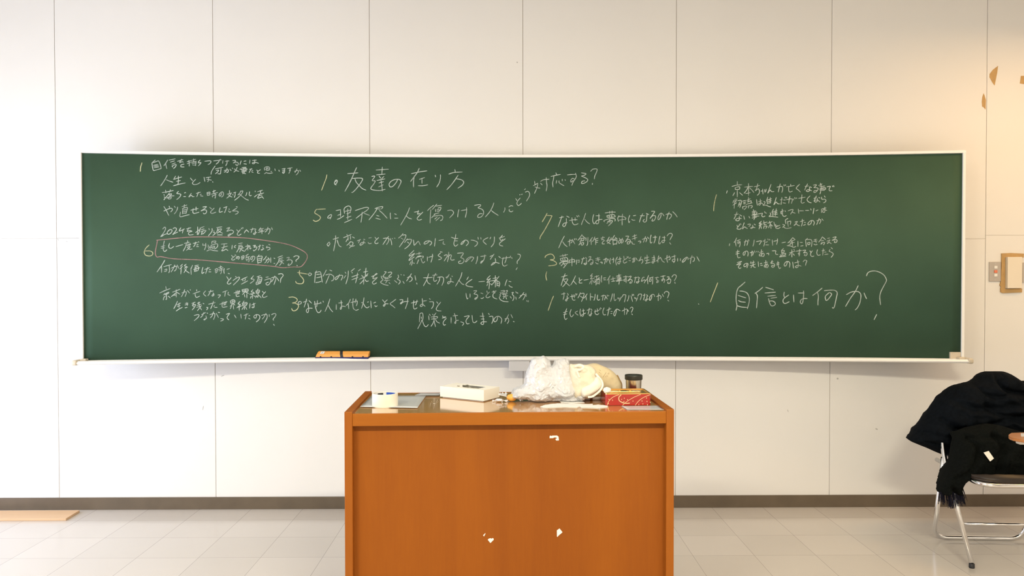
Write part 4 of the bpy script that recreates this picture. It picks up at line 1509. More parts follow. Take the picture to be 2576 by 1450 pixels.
slv = thing('plastic_sleeve', 'clear plastic sleeve with a grey print behind the white tape roll', 'plastic sleeve')
sheet('film', [(906, 1026), (1050, 1029), (1071.5, 998.5), (935, 998.5)], M_FILM, 'glossy clear film', None, TOPZ + 0.0022, 0.0006, 0.002, parent=slv)
sheet('printed_card', [(962, 1022), (1040, 1023.5), (1060, 1000), (984, 1000)], M_GREYP, 'grey printed insert', None, TOPZ + 0.0006, 0.0008, 0.0003, parent=slv)
sheet('plastic_sheet', [(1044, 998.6), (1104, 998.2), (1112, 992.6), (1056, 993.2)], M_FILMW, 'milky plastic sheet tucked under the back of the cream box', 'plastic sheet', TOPZ + 0.0042, 0.0008, 0.002)
sheet('tape_backing', [(1578, 1032.3), (1671, 1031.6), (1657, 1021.8), (1562, 1022.8)], M_FILMW, 'frosted film strip in front of the red tin', 'plastic film', TOPZ + 0.0006, 0.0007, 0.001)

# cream box with a torn opening in its lid
P0, P1 = top_at(1107, 1000.5), top_at(1217.3, 1012)
e1 = (P1 - P0).normalized(); w1 = (P1 - P0).length
e2 = Vector((-e1.y, e1.x, 0))
zb_ = TOPZ + 0.004
d = ray(1217, 982.4); tt = ((P1 - CAM).xy.length) / d.xy.length
ztop = (CAM + d * tt).z
pr_ = at(1277, 975.4, Z=ztop)
w2 = (pr_ - P1).dot(e2)
cb = thing('cream_box', 'cream cardboard box with a torn opening in its lid', 'box', (P0.x, P0.y, TOPZ), math.atan2(e1.y, e1.x))
CI = (Matrix.Translation((P0.x, P0.y, 0)) @ Matrix.Rotation(math.atan2(e1.y, e1.x), 4, 'Z')).inverted()
HB = ztop - TOPZ
bm = bmesh.new()
tk = 0.002
box(bm, 0, w1, 0, tk, 0.004, HB - 0.0016)
box(bm, 0, w1, w2 - tk, w2, 0.004, HB - 0.0016)
box(bm, 0, tk, tk, w2 - tk, 0.004, HB - 0.0016)
box(bm, w1 - tk, w1, tk, w2 - tk, 0.004, HB - 0.0016)
box(bm, tk, w1 - tk, tk, w2 - tk, 0.004, 0.006)
box(bm, 0.008, w1 - 0.008, 0.008, w2 - 0.008, 0.0, 0.004)
new_obj('tray', bm, M_CARD, cb)
hole_px = [(1163.8, 974.3), (1163.4, 971), (1163.8, 968.4), (1170, 969.0), (1176, 967.6), (1180, 969.4), (1196, 970.6), (1224.6, 973.6), (1203.2, 978.4), (1185, 977.0)]
hole = [CI @ at(x, y, Z=ztop) for x, y in hole_px]
bm = bmesh.new()
outer = [(0, 0), (w1, 0), (w1, w2), (0, w2)]
for zz in (HB - 0.0016, HB):
    ov = [bm.verts.new((x, y, zz)) for x, y in outer]
    hv = [bm.verts.new((p.x, p.y, zz)) for p in hole]
    es = [bm.edges.new((ov[i], ov[(i + 1) % 4])) for i in range(4)] + [bm.edges.new((hv[i], hv[(i + 1) % len(hv)])) for i in range(len(hv))]
    bmesh.ops.triangle_fill(bm, use_beauty=True, edges=es)
    if zz < HB - 0.001:
        o0, h0 = ov, hv
for A_, B_ in ((o0, ov), (h0, hv)):
    for i in range(len(A_)):
        j = (i + 1) % len(A_)
        bm.faces.new((A_[i], A_[j], B_[j], B_[i]))
q = [CI @ at(x, y, Z=ztop) for x, y in ((1149, 972.4), (1150.6, 971), (1157.2, 971.6), (1155.5, 973.4))]
bm.faces.new([bm.verts.new((p.x, p.y, HB + 0.0004)) for p in q]).material_index = 1
new_obj('lid', bm, [M_CARD, mat('torn_patch', (0.25, 0.20, 0.12), 0.9)], cb)
bm = bmesh.new()
hc = sum(hole, Vector()) / len(hole)
bmesh.ops.create_icosphere(bm, subdivisions=4, radius=1.0)
for v in bm.verts:
    n_ = 1 + 0.18 * fbm(v.co, 2.2, 3)
    v.co = Vector((hc.x + 0.012 + v.co.x * 0.036 * n_, hc.y + 0.004 + v.co.y * 0.03 * n_, 0.020 + v.co.z * 0.0135 * n_))
tag(new_obj('tissue_wad', bm, mat('lilac_tissue', (0.52, 0.52, 0.62), 0.9), None, True), 'grey lilac tissue lying inside the torn opening of the cream box', 'tissue')
bpy.data.objects['tissue_wad'].matrix_world = CI.inverted() @ Matrix.Translation((0, 0, TOPZ))

# sweets: one orange in a clear twist, one in silver foil
cc = top_at(1287, 1011)
sw = thing('wrapped_sweet', 'orange sweet in a clear twisted wrapper beside the plastic bag', 'sweet', (cc.x, cc.y, TOPZ), math.radians(-24))
bm = bmesh.new()
bmesh.ops.create_uvsphere(bm, u_segments=20, v_segments=12, radius=1.0)
for v in bm.verts:
    v.co = Vector((v.co.x * 0.021, v.co.y * 0.015, 0.0155 + v.co.z * 0.0145)) * (1 + 0.08 * fbm(v.co, 2, 5))
new_obj('candy', bm, M_CANDY, sw, True)


def fan(bm, c, ang, ln, spread, lift, n=9):
    rows = []
    for r in range(4):
        t = r / 3
        row = []
        for k in range(n):
            a = ang + spread * (k / (n - 1) - 0.5) * (0.25 + 0.75 * t)
            rr = 0.004 + ln * t
            row.append(bm.verts.new((c[0] + math.cos(a) * rr, c[1] + math.sin(a) * rr, c[2] + lift * t + (0.004 * t * (1 if k % 2 else -1)))))
        rows.append(row)
    for r in range(3):
        for k in range(n - 1):
            bm.faces.new((rows[r][k], rows[r][k + 1], rows[r + 1][k + 1], rows[r + 1][k]))


bm = bmesh.new()
fan(bm, (0.019, 0.0, 0.014), 0.05, 0.026, 1.2, -0.004)
new_obj('wrapper_twist', bm, M_FILM, sw, True)
bm = bmesh.new()
fan(bm, (-0.017, 0.004, 0.016), math.radians(160), 0.034, 1.5, 0.012)
new_obj('wrapper_twist', bm, M_FILM, sw, True)
cc = top_at(1256, 1012)
sv = thing('foil_sweet', 'small silver foil sweet wrapper beside the cream box', 'sweet wrapper', (cc.x, cc.y, TOPZ), math.radians(-8))
bm = bmesh.new()
bmesh.ops.create_icosphere(bm, subdivisions=3, radius=1.0)
for v in bm.verts:
    k = 1 + 0.35 * ridged(v.co, 1.6, 9)
    v.co = Vector((v.co.x * 0.014 * k, v.co.y * 0.009 * k, max(0.0004, 0.007 + v.co.z * 0.0065 * k)))
new_obj('foil', bm, M_SILVER, sv)
bm = bmesh.new()
fan(bm, (0.012, 0.0, 0.007), 0.0, 0.018, 1.1, -0.002)
new_obj('wrapper_twist', bm, M_FILMW, sv)
bm = bmesh.new()
fan(bm, (-0.012, 0.0, 0.007), math.pi, 0.012, 1.0, -0.003)
new_obj('wrapper_twist', bm, M_FILMW, sv)

# marker pen lying behind the torn strip
A_, B_ = top_at(1461, 1008.0), top_at(1524, 1006.5)
dr = (B_ - A_).normalized()
mk = thing('marker_pen', 'brown and clear marker pen lying left of the red tin', 'pen', (A_.x, A_.y, TOPZ), math.atan2(dr.y, dr.x))
L_ = (B_ - A_).length
bm = bmesh.new(); tube(bm, [(0, 0, 0.0065), (0.008, 0, 0.0065)], [0.0015, 0.0035], 12); new_obj('nib', bm, M_BLACK, mk)
bm = bmesh.new(); tube(bm, [(0.008, 0, 0.0065), (0.014, 0, 0.0065), (0.036, 0, 0.0065)], [0.0045, 0.0062, 0.0062], 16); new_obj('grip', bm, M_FILMW, mk)
bm = bmesh.new(); tube(bm, [(0.036, 0, 0.0065), (0.047, 0, 0.0065)], 0.0066, 16); new_obj('band', bm, M_BROWN, mk)
bm = bmesh.new(); tube(bm, [(0.047, 0, 0.0065), (L_ - 0.002, 0, 0.0065), (L_, 0, 0.0065)], [0.0063, 0.0063, 0.005], 16); new_obj('barrel', bm, M_WHITE, mk)


def torn(name, pix, label, cat, group, z, h):
    P = [top_at(x, y) for x, y in pix]
    bm = bmesh.new()
    fs = prism(bm, P, (0, 0, z - TOPZ), (0, 0, z - TOPZ + h))
    bmesh.ops.triangulate(bm, faces=bm.faces[:])
    bmesh.ops.subdivide_edges(bm, edges=bm.edges[:], cuts=2)
    for v in bm.verts:
        if v.co.z > z + h * 0.6:
            v.co.z += 0.0012 * (0.5 + noise.noise(v.co * 70))
    o = new_obj(name, bm, M_PAPER)
    return tag(o, label, cat, group)


torn('torn_tape', [(1359, 1025), (1372, 1020.5), (1388, 1018.5), (1402, 1017.2), (1440, 1017), (1468, 1019), (1478, 1018.6), (1491, 1018), (1491.5, 1021.6), (1505, 1019.5), (1517, 1021.5), (1530, 1024),
                   (1528, 1026), (1519, 1027), (1510, 1028), (1509, 1031), (1506.5, 1028), (1490, 1027.4), (1462, 1026.4), (1458, 1024.8), (1452, 1026.6), (1420, 1025.6), (1398, 1026.6), (1380, 1027.2), (1366, 1026.8)],
     'long torn strip of white tape at the front edge of the lectern', 'tape', 'torn white tape on the lectern', TOPZ + 0.0004, 0.0016)
torn('torn_tape', [(1408.6, 1010.8), (1430, 1011.6), (1466, 1011.8), (1470.5, 1014.4), (1455, 1015.6), (1430, 1015.8), (1411, 1014.6)],
     'short torn strip of white tape against the plastic bag', 'tape', 'torn white tape on the lectern', TOPZ + 0.0004, 0.0016)

# red tin with gold lid
P0, P1 = top_at(1523.6, 1021.6), top_at(1637.6, 1020.4)
e1 = (P1 - P0).normalized(); w1 = (P1 - P0).length
d = ray(1580, 992.6); tt = (((P0 + P1) / 2 - CAM).xy.length) / d.xy.length
ztop = (CAM + d * tt).z
HT = ztop - TOPZ
w2 = 0.125
tn = thing('gift_tin', 'red and gold patterned tin at the right end of the lectern', 'tin', (P0.x, P0.y, TOPZ), math.atan2(e1.y, e1.x))


def rrect(w, d, r, n=6):
    pts = []
    for cx_, cy_, a0 in ((w - r, r, -90), (w - r, d - r, 0), (r, d - r, 90), (r, r, 180)):
        for k in range(n + 1):
            a = math.radians(a0 + 90 * k / n)
            pts.append((cx_ + r * math.cos(a), cy_ + r * math.sin(a)))
    return pts


bm = bmesh.new()
prism(bm, [(x, y, 0) for x, y in rrect(w1, w2, 0.010)], (0, 0, 0.001), (0, 0, HT - 0.012))
new_obj('tin_body', bm, M_TIN, tn)
bm = bmesh.new()
prism(bm, [(x, y, 0) for x, y in rrect(w1, w2, 0.010)], (0, -0.0008, HT - 0.0125), (0, -0.0008, HT))
new_obj('lid_band', bm, M_TIN, tn)
bm = bmesh.new()
ro = rrect(w1, w2, 0.010); ri = [(0.006 + x * (w1 - 0.012) / w1, 0.006 + y * (w2 - 0.012) / w2) for x, y in ro]
zo = HT + 0.0002
a_ = [bm.verts.new((x, y - 0.0008, zo)) for x, y in ro]
b_ = [bm.verts.new((x, y, zo + 0.0035)) for x, y in ro]
c_ = [bm.verts.new((x, y, zo + 0.0035)) for x, y in ri]
d2_ = [bm.verts.new((x, y, zo + 0.0008)) for x, y in ri]
for A_, B_ in ((a_, b_), (b_, c_), (c_, d2_)):
    for i in range(len(A_)):
        j = (i + 1) % len(A_)
        bm.faces.new((A_[i], A_[j], B_[j], B_[i]))
bm.faces.new(d2_)
box(bm, 0.022, w1 - 0.03, 0.05, 0.085, zo + 0.0008, zo + 0.0030, 0.001, 2)
for u in (0.38, 0.62):
    lathe(bm, [(0.0, 0.0055), (0.004, 0.0045), (0.006, 0.001), (0.006, 0.0)], 16, c=(w1 * u, 0.068, zo + 0.0025))
new_obj('gold_lid', bm, M_GOLD, tn, False)
bm = bmesh.new()


def tin_line(pts, w):
    P = catmull([Vector((p[0] * w1, 0, p[1] * HT)) for p in pts], 6)
    for i in range(len(P) - 1):
        dd = (P[i + 1] - P[i]).normalized()
        nn = Vector((-dd.z, 0, dd.x)) * w / 2
        bm.faces.new([bm.verts.new((q.x, -0.0013, q.z)) for q in (P[i] - nn, P[i + 1] - nn, P[i + 1] + nn, P[i] + nn)])


tin_line([(0.03, 0.02), (0.06, 0.35), (0.12, 0.65), (0.2, 0.85), (0.29, 0.97)], 0.0022)
tin_line([(0.34, 0.97), (0.29, 0.75), (0.30, 0.45), (0.38, 0.26), (0.46, 0.20), (0.53, 0.22)], 0.0034)
tin_line([(0.37, 0.02), (0.45, 0.32), (0.58, 0.65), (0.69, 0.86), (0.77, 0.98)], 0.0020)
tin_line([(0.65, 0.02), (0.72, 0.38), (0.82, 0.68), (0.92, 0.86), (0.99, 0.96)], 0.0020)
for u, v in ((0.41, 0.66), (0.48, 0.53), (0.40, 0.37), (0.35, 0.56), (0.80, 0.40), (0.91, 0.36), (0.82, 0.14), (0.73, 0.08), (0.92, 0.06), (0.90, 0.66), (0.06, 0.2), (0.07, 0.57), (0.15, 0.5), (0.6, 0.4), (0.98, 0.28)):
    bm.faces.new([bm.verts.new((u * w1 + 0.0016 * math.cos(t), -0.0013, v * HT + 0.0024 * math.sin(t))) for t in [k * math.pi / 4 for k in range(8)]])
o = new_obj('tin_pattern', bm, M_CREAMINK, tn); o['label'] = 'cream swirls and dots on the front'

# steel tumbler with a black lid, behind the tin
cy_ = -1.40
pL, pR = at(1573.0, 960, Y=cy_), at(1615.0, 960, Y=cy_)
zt = at(1594, 943.5, Y=cy_).z
tb = thing('steel_tumbler', 'steel tumbler with a black lid behind the red tin', 'tumbler', ((pL.x + pR.x) / 2, cy_, TOPZ))
rt = (pR.x - pL.x) / 2
ht = zt - TOPZ
bm = bmesh.new()
lathe(bm, [(0, 0.001), (rt * 0.86, 0.001), (rt * 0.88, 0.004), (rt * 0.97, ht - 0.018), (rt * 0.97, ht - 0.014), (0, ht - 0.014)], 56)
new_obj('cup', bm, M_STEEL, tb, True)
bm = bmesh.new()
lathe(bm, [(0, ht - 0.019), (rt * 1.02, ht - 0.019), (rt * 1.06, ht - 0.017), (rt * 1.06, ht - 0.003), (rt * 1.02, ht), (rt * 0.9, ht), (rt * 0.88, ht - 0.003), (0, ht - 0.003)], 56)
new_obj('lid', bm, mat('black_lid', (0.02, 0.02, 0.014), 0.35), tb, False)


def px_rel(pix, Y):
    return smooth_closed(outline_at(pix, Y), 4)


# crumpled milky plastic bag
YBG = -1.47
BAG = [(1284, 1000), (1287, 986), (1294, 976), (1308, 972), (1317, 966), (1320, 955), (1323, 938), (1330, 922), (1337, 905), (1345, 900), (1357, 899), (1366, 895), (1372, 898), (1381, 905), (1386, 913),
       (1387, 921), (1391, 918), (1395, 907), (1404, 904), (1414, 902), (1424, 902), (1432, 907), (1434, 915), (1440, 922), (1448, 930), (1454, 946), (1459, 962), (1462, 974), (1472, 984), (1478, 996), (1468, 1008), (1452, 1012),
       (1436, 1011), (1418, 1012), (1396, 1010), (1374, 1012), (1360, 1012), (1340, 1010), (1322, 1006), (1306, 1006), (1293, 1003)]
OB = px_rel(BAG, YBG)


def vor(p, sc, seed):
    d, _ = noise.voronoi(Vector(p) * sc + Vector((seed, 0.3 * seed, -seed)))
    return d[1] - d[0]


def bag_disp(x, z):
    p = Vector((x + 0.012 * noise.noise(Vector((x * 30, 1, z * 30))), 0, z + 0.012 * noise.noise(Vector((x * 30, 7, z * 30)))))
    return -0.026 * min(0.9, vor(p, 17, 2.0)) - 0.018 * (ridged(p, 9, 2.0) - 0.35) - 0.012 * fbm(p, 7, 4) + 0.010


bm = inflate(OB, 0.080, 0.075, 0.0072, bag_disp)
bmesh.ops.triangulate(bm, faces=bm.faces[:])
for v in bm.verts:
    rim_ = abs(v.co.y) < 1e-6
    k = 0.0 if rim_ else 1.0
    h = noise.noise_vector(v.co * 900 + Vector((3, 1, 7)))
    v.co += Vector((h.x * 0.0032, h.y * 0.0065, h.z * 0.0032)) * k
bmesh.ops.subdivide_edges(bm, edges=bm.edges[:], cuts=1, use_grid_fill=True)
for v in bm.verts:
    if v.co.z < TOPZ + 0.003:
        v.co.z = TOPZ + 0.003
    t = min(1, max(0, (v.co.z - TOPZ) / 0.10))
    v.co.y *= 1.25 - 0.55 * t
bg_ = new_obj('plastic_bag', bm, M_FILMW, None, False, loc=(0, YBG, -0.0))
tag(bg_, 'crumpled milky plastic bag on the middle of the lectern', 'bag')

# beige cloth bag with faint print, rounded, behind the canvas tote
YKR = -1.375
KR = [(1470, 924), (1484, 916), (1500, 915), (1516, 921), (1530, 927), (1543, 936), (1552, 946), (1558, 956), (1563, 966), (1563.5, 978), (1562, 996), (1500, 1000), (1470, 998), (1464, 960)]
OK_ = px_rel(KR, YKR)
bm = inflate(OK_, 0.045, 0.06, 0.005, lambda x, z: -0.006 * (ridged(Vector((x, 1, z)), 12, 5) - 0.4) - 0.006 * fbm((x, 0, z), 9, 1))
for v in bm.verts:
    v.co.z = max(v.co.z, TOPZ + 0.001)
kb = thing('cloth_pouch', 'rounded beige cloth bag with faint print behind the canvas tote', 'bag', (0, YKR, 0))
new_obj('pouch_body', bm, M_KRAFT, kb, True)
bm = bmesh.new()
pts = [(p[0], 0.0, p[1]) for p in smooth_closed(outline_at([(1552, 946), (1558, 956), (1563, 966), (1563.5, 978), (1562, 990)], YKR), 4)[:16]]
tube(bm, pts, 0.0035, 8)
o = new_obj('binding', bm, M_KEDGE, kb, True); o['label'] = 'brown bound edge'
bm = bmesh.new()
for a, b in (((1521, 934), (1513, 946)), ((1504, 927), (1508, 930)), ((1503, 933), (1506, 935)), ((1507, 936), (1509, 938)), ((1525, 936), (1528, 938)), ((1522, 941), (1525, 944)), ((1527, 934), (1529, 937)), ((1519, 943), (1521, 945))):
    A_, B_ = at(*a, Y=YKR), at(*b, Y=YKR)
    tube(bm, [(A_.x, -0.0475, A_.z), (B_.x, -0.0475, B_.z)], 0.0006, 5)
new_obj('print_marks', bm, M_KEDGE, kb)

# cream canvas tote, folded over, with its strap in front
YTT = -1.50
tt_ = thing('canvas_tote', 'folded cream canvas tote between the plastic bag and the red tin', 'bag', (0, YTT, 0))
TB = [(1432, 920), (1444, 917), (1460, 915.5), (1468, 918), (1480, 919), (1491, 924), (1499, 932), (1501, 941), (1508, 948), (1514, 956), (1518, 966), (1516, 976), (1510, 985), (1500, 992), (1484, 1002), (1460, 1004), (1440, 1000), (1434, 960)]
OT = px_rel(TB, YTT)


def tote_disp(x, z):
    p = Vector((x * 1.0 + z * 0.8, 0.3, z * 0.5 - x * 0.3))
    return -0.016 * (ridged(p, 10, 3.3) - 0.4) - 0.008 * fbm(p, 14, 2)


bm = inflate(OT, 0.045, 0.045, 0.0045, tote_disp)
for v in bm.verts:
    v.co.z = max(v.co.z, TOPZ + 0.001)
new_obj('tote_body', bm, M_CANVAS, tt_, True)


def band(pix, Yc, w, th=0.0022, wob=0.0):
    """flat cloth strap along photo points with a depth each"""
    P = catmull([at(x, y, Y=Yc + dy) for x, y, dy in pix], 6)
    bm = bmesh.new()
    rings = []
    for i, p in enumerate(P):
        dd = (P[min(i + 1, len(P) - 1)] - P[max(i - 1, 0)]).normalized()
        side = dd.cross(Vector((0, 1, 0)))
        if side.length < 1e-3:
            side = Vector((0, 0, 1))
        side.normalize()
        up_ = side.cross(dd).normalized()
        rings.append([bm.verts.new(p + side * a * w / 2 + up_ * b * th / 2 - Vector((0, Yc, 0))) for a, b in ((-1, -1), (1, -1), (1, 1), (-1, 1))])
    for i in range(len(rings) - 1):
        for k in range(4):
            bm.faces.new((rings[i][k], rings[i][(k + 1) % 4], rings[i + 1][(k + 1) % 4], rings[i + 1][k]))
    bm.faces.new(rings[0]); bm.faces.new(rings[-1][::-1])
    return bm


M_STRAP = mat('strap_canvas', (0.84, 0.80, 0.71), 0.85, bump=0.2, bscale=220)
new_obj('strap', band([(1479, 999.5, -0.075), (1490, 998, -0.075), (1502, 990, -0.072), (1511, 981, -0.066), (1516, 970, -0.058), (1513, 958, -0.050), (1505, 948, -0.045), (1499, 941, -0.030)], YTT, 0.0075), M_STRAP, tt_)
new_obj('strap', band([(1446, 922, -0.045), (1458, 918, -0.05), (1468, 923, -0.055), (1462, 929, -0.06), (1452, 932, -0.055), (1454, 940, -0.055), (1458, 950, -0.055)], YTT, 0.0065), M_STRAP, tt_)
bm = inflate(px_rel([(1462, 980), (1478, 970), (1492, 960), (1498, 950), (1506, 950), (1513, 960), (1515, 971), (1508, 982), (1497, 990), (1482, 998), (1466, 999)], YTT - 0.05), 0.02, 0.02, 0.004,
             lambda x, z: -0.004 * fbm((x, 0, z), 16, 6))
for v in bm.verts:
    v.co.y -= 0.047
    v.co.z = max(v.co.z, TOPZ + 0.002)
new_obj('flap', bm, mat('canvas_light', (0.82, 0.78, 0.68), 0.9, bump=0.2, bscale=200), tt_, True)

# little crumpled tissue perched behind the tin
cc = at(1529, 974, Y=-1.60)
bm = bmesh.new()
bmesh.ops.create_icosphere(bm, subdivisions=4, radius=1.0)
for v in bm.verts:
    k = 1 + 0.4 * (ridged(v.co, 1.5, 4) - 0.4)
    v.co = Vector((v.co.x * 0.0135 * k, v.co.y * 0.012 * k, v.co.z * 0.011 * k))
ts = new_obj('paper_ball', bm, M_PAPER, None, False, loc=(cc.x, w2 * 0 + (P0.y + 0.02), TOPZ + HT + 0.0035 + 0.010))
tag(ts, 'small crumpled white paper on the left corner of the red tin', 'paper')

# ------------------------------------------------------------------ switches and tape on the right of the wall
S_ = 0.00234


def wall_xz(px, py):
    p = at(px, py, Y=-0.002)
    return p.x, p.z


def plate(name_lab, px0, px1, py0, py1):
    xa, za = wall_xz(px0, py1)
    xb, zb2 = wall_xz(px1, py0)
    t = thing('wall_switch', name_lab, 'switch', (xa, 0, za), 0, 'steel switch plates by the white cover')
    w, h = xb - xa, zb2 - za
    bm = bmesh.new()
    box(bm, 0, w, -0.006, 0.0, 0, h, 0.002, 2)
    new_obj('plate', bm, mat('switch_steel', (0.50, 0.45, 0.40), 0.35, metal=0.4), t)
    for k, (u, m_) in enumerate(((0.72, M_WHITE), (0.505, M_RED), (0.32, M_WHITE))):
        bm = bmesh.new()
        box(bm, w * 0.40, w * 0.67, -0.0095, -0.005, h * (u - 0.07), h * (u + 0.07), 0.0012, 2)
        new_obj('switch_button', bm, m_, t)
    for u in (0.08, 0.92):
        bm = bmesh.new()
        tube(bm, [(w * 0.5, -0.0068, h * u), (w * 0.5, -0.005, h * u)], 0.0024, 10)
        new_obj('screw', bm, M_GREY, t)
    return t


plate('steel switch plate with a red middle switch left of the taped white cover', 2487.5, 2517.5, 659, 708.5)
plate('steel switch plate cut by the right edge of the photo', 2570.5, 2601, 661, 711)
xa, za = wall_xz(2527.6, 725.5); xb, zb2 = wall_xz(2564.8, 647)
bm = bmesh.new()
box(bm, xa, xb, -0.028, 0.0, za, zb2, 0.002, 2)
tag(new_obj('wall_cover', bm, mat('cover_card', (0.80, 0.72, 0.60), 0.6)), 'pale upright cover box taped to the wall between the switch plates', 'cover')
for lab, pts, y in (
        ('top strip of brown tape over the wall cover box', [(2518.5, 638), (2540, 637), (2574, 638.5), (2573.6, 648.3), (2548, 647.2), (2519, 648.4)], -0.0085),
        ('left strip of brown tape beside the wall cover box', [(2518.6, 648), (2527.4, 648), (2527.4, 737), (2519.5, 736.5), (2515.8, 728), (2517, 722), (2514.3, 718), (2516.8, 708), (2517.3, 690), (2518.4, 670)], -0.0075),
        ('bottom strip of brown tape under the wall cover box', [(2516, 728.5), (2528, 727), (2566, 725.8), (2570.4, 727), (2569.8, 736), (2546, 737), (2522, 738), (2516.2, 735.5)], -0.0065),
        ('right strip of brown tape beside the wall cover box', [(2565, 648), (2569.4, 648), (2569, 690), (2568, 712), (2567.6, 727), (2565, 727)], -0.0075)):
    bm = bmesh.new()
    prism(bm, [(x, 0, z) for x, z in (wall_xz(*p) for p in pts)], (0, y, 0), (0, y + 0.0012 if 'x' in lab and False else -0.0002, 0))
    tag(new_obj('masking_tape', bm, M_TAPEB), lab, 'tape', 'brown tape around the wall cover box')
for lab, pts in (
        ('wedge shaped brown tape remnant high on the right of the wall', [(2511, 165.5), (2509, 182), (2502.5, 215), (2497, 208), (2489.5, 194), (2490, 186), (2498, 175.5)]),
        ('narrow brown tape remnant just left of the right wall joint', [(2474.5, 235), (2477, 240), (2480.4, 252), (2479.6, 275.5), (2475, 270), (2471, 268), (2470.2, 256), (2471.6, 244)]),
        ('brown tape remnant cut by the right edge of the photo', [(2568.5, 191), (2590, 190), (2592, 214), (2566, 210)])):
    bm = bmesh.new()
    prism(bm, [(x, 0, z) for x, z in (wall_xz(*p) for p in pts)], (0, -0.0014, 0), (0, -0.0001, 0))
    tag(new_obj('tape_remnant', bm, M_TAPEB), lab, 'tape', 'brown tape remnants on the wall')

# ------------------------------------------------------------------ plywood board on the floor
q1, q2 = at(200.5, 1284.2, Z=0.014), at(166, 1305, Z=0.014)
bm = bmesh.new()
prism(bm, [(-4.0, q1.y - 0.004, 0), (q1.x, q1.y, 0), (q2.x, q2.y, 0), (-4.0, q2.y - 0.006, 0)], (0, 0, 0.0003), (0, 0, 0.014))
bmesh.ops.bevel(bm, geom=bm.edges[:], offset=0.0012, segments=1, affect='EDGES')
tag(new_obj('plywood_panel', bm, M_PLY), 'pale plywood board lying on the floor along the left baseboard', 'board')

# ------------------------------------------------------------------ folding chair with coat and scarf
CROT = math.radians(-3.5)
CX, CY = 2.085, -0.955                                # left front foot
chair = thing('folding_chair', 'chrome folding chair carrying a black coat and scarf', 'chair', (CX, CY, 0), CROT)
CM = Matrix.Translation((CX, CY, 0)) @ Matrix.Rotation(CROT, 4, 'Z')
CMI = CM.inverted()
CW = 0.475
T = 0.0112
for x in (0.0, CW):                                   # the two front legs run up into the back
    bm = bmesh.new()
    s = 1 if x == 0 else -1
    pts = rounded([(x, 0.0, 0.022), (x - 0.012 * s, 0.235, 0.46), (x + 0.010 * s, 0.330, 0.64), (x + 0.050 * s, 0.375, 0.735)], 0.05)
    tube(bm, pts, T, 14)
    new_obj('leg', bm, M_CHROME, chair, True)
    bm = bmesh.new()
    lathe(bm, [(0, 0), (0.0118, 0), (0.0126, 0.003), (0.0124, 0.020), (0, 0.021)], 18, c=(x, -0.001, 0.0))
    new_obj('rubber_foot', bm, M_BLACKR, chair, True)
bm = bmesh.new()                                      # rear hoop with the floor bar
tube(bm, rounded([(-0.012, 0.245, 0.462), (0.014, 0.39, 0.0116), (CW - 0.014, 0.39, 0.0116), (CW + 0.012, 0.245, 0.462)], 0.07, 8), T, 14)
new_obj('rear_hoop', bm, M_CHROME, chair, True)
bm = bmesh.new()
tube(bm, [(-0.002, 0.092, 0.178), (CW + 0.002, 0.092, 0.178)], 0.007, 12)
new_obj('stretcher', bm, M_CHROME, chair, True)
bm = bmesh.new()                                      # seat rail hoop
tube(bm, rounded([(0.012, 0.36, 0.425), (0.006, -0.06, 0.405), (CW - 0.006, -0.06, 0.405), (CW - 0.012, 0.36, 0.425)], 0.09, 8), 0.0105, 14)
new_obj('seat_rail', bm, M_CHROME, chair, True)
bm = bmesh.new()
prism(bm, [(x, y, 0) for x, y in ((p[0] + 0.010, p[1] - 0.055) for p in rrect(CW - 0.02, 0.40, 0.07, 8))], (0, 0, 0.408), (0, 0, 0.436))
bmesh.ops.bevel(bm, geom=[e for e in bm.edges if abs(e.verts[0].co.z - e.verts[1].co.z) < 1e-5], offset=0.010, segments=3, affect='EDGES')
new_obj('seat', bm, M_SEAT, chair, True)
bm = bmesh.new()
box(bm, 0.060, CW - 0.050, 0.335, 0.360, 0.58, 0.74, 0.012, 3)
new_obj('backrest', bm, M_SEAT, chair)
for x in (0.012, CW - 0.012):                         # folding links between hoop and leg
    bm = bmesh.new()
    s = 1 if x < 0.2 else -1
    tube(bm, [(x + 0.006 * s, 0.205, 0.410), (x + 0.010 * s, 0.275, 0.470)], 0.006, 8, flat=0.4)
    new_obj('folding_link', bm, M_CHROME, chair)
# wooden writing tablet reaching in from the right over the seat
ZT = 0.70
tip = CMI @ at(2537, 1096, Z=ZT)
far = CMI @ at(2543, 1089.2, Z=ZT)
n0 = CMI @ at(2548, 1103, Z=ZT)
n1 = CMI @ at(2576, 1107.5, Z=ZT)
f1 = CMI @ at(2576, 1088.6, Z=ZT)
ol = [tip, CMI @ at(2538.5, 1099.5, Z=ZT), n0, n1, (n1.x + 0.30, n1.y - 0.05, 0), (f1.x + 0.42, f1.y - 0.01, 0), (f1.x + 0.42, f1.y + 0.02, 0), f1, far, CMI @ at(2538, 1092, Z=ZT)]
bm = bmesh.new()
prism(bm, [(p[0], p[1], 0) for p in ol], (0, 0, ZT - 0.012), (0, 0, ZT))
bmesh.ops.bevel(bm, geom=[e for e in bm.edges if abs(e.verts[0].co.z - e.verts[1].co.z) < 1e-5], offset=0.003, segments=2, affect='EDGES')
o = new_obj('writing_tablet', bm, M_TABLET, chair, False); o['label'] = 'brown wooden tablet at the right picture edge'
q = [CMI @ at(x, y, Z=ZT) for x, y in ((2567.5, 1091), (2590, 1091), (2590, 1099.5), (2568.5, 1099))]
bm = bmesh.new()
prism(bm, [(p.x, p.y, ZT) for p in q], (0, 0, -0.0002), (0, 0, 0.0008))
new_obj('tablet_sticker', bm, M_GREY, chair)
p_ = CMI @ at(2572, 1114, Y=-1.33)
bm = bmesh.new()
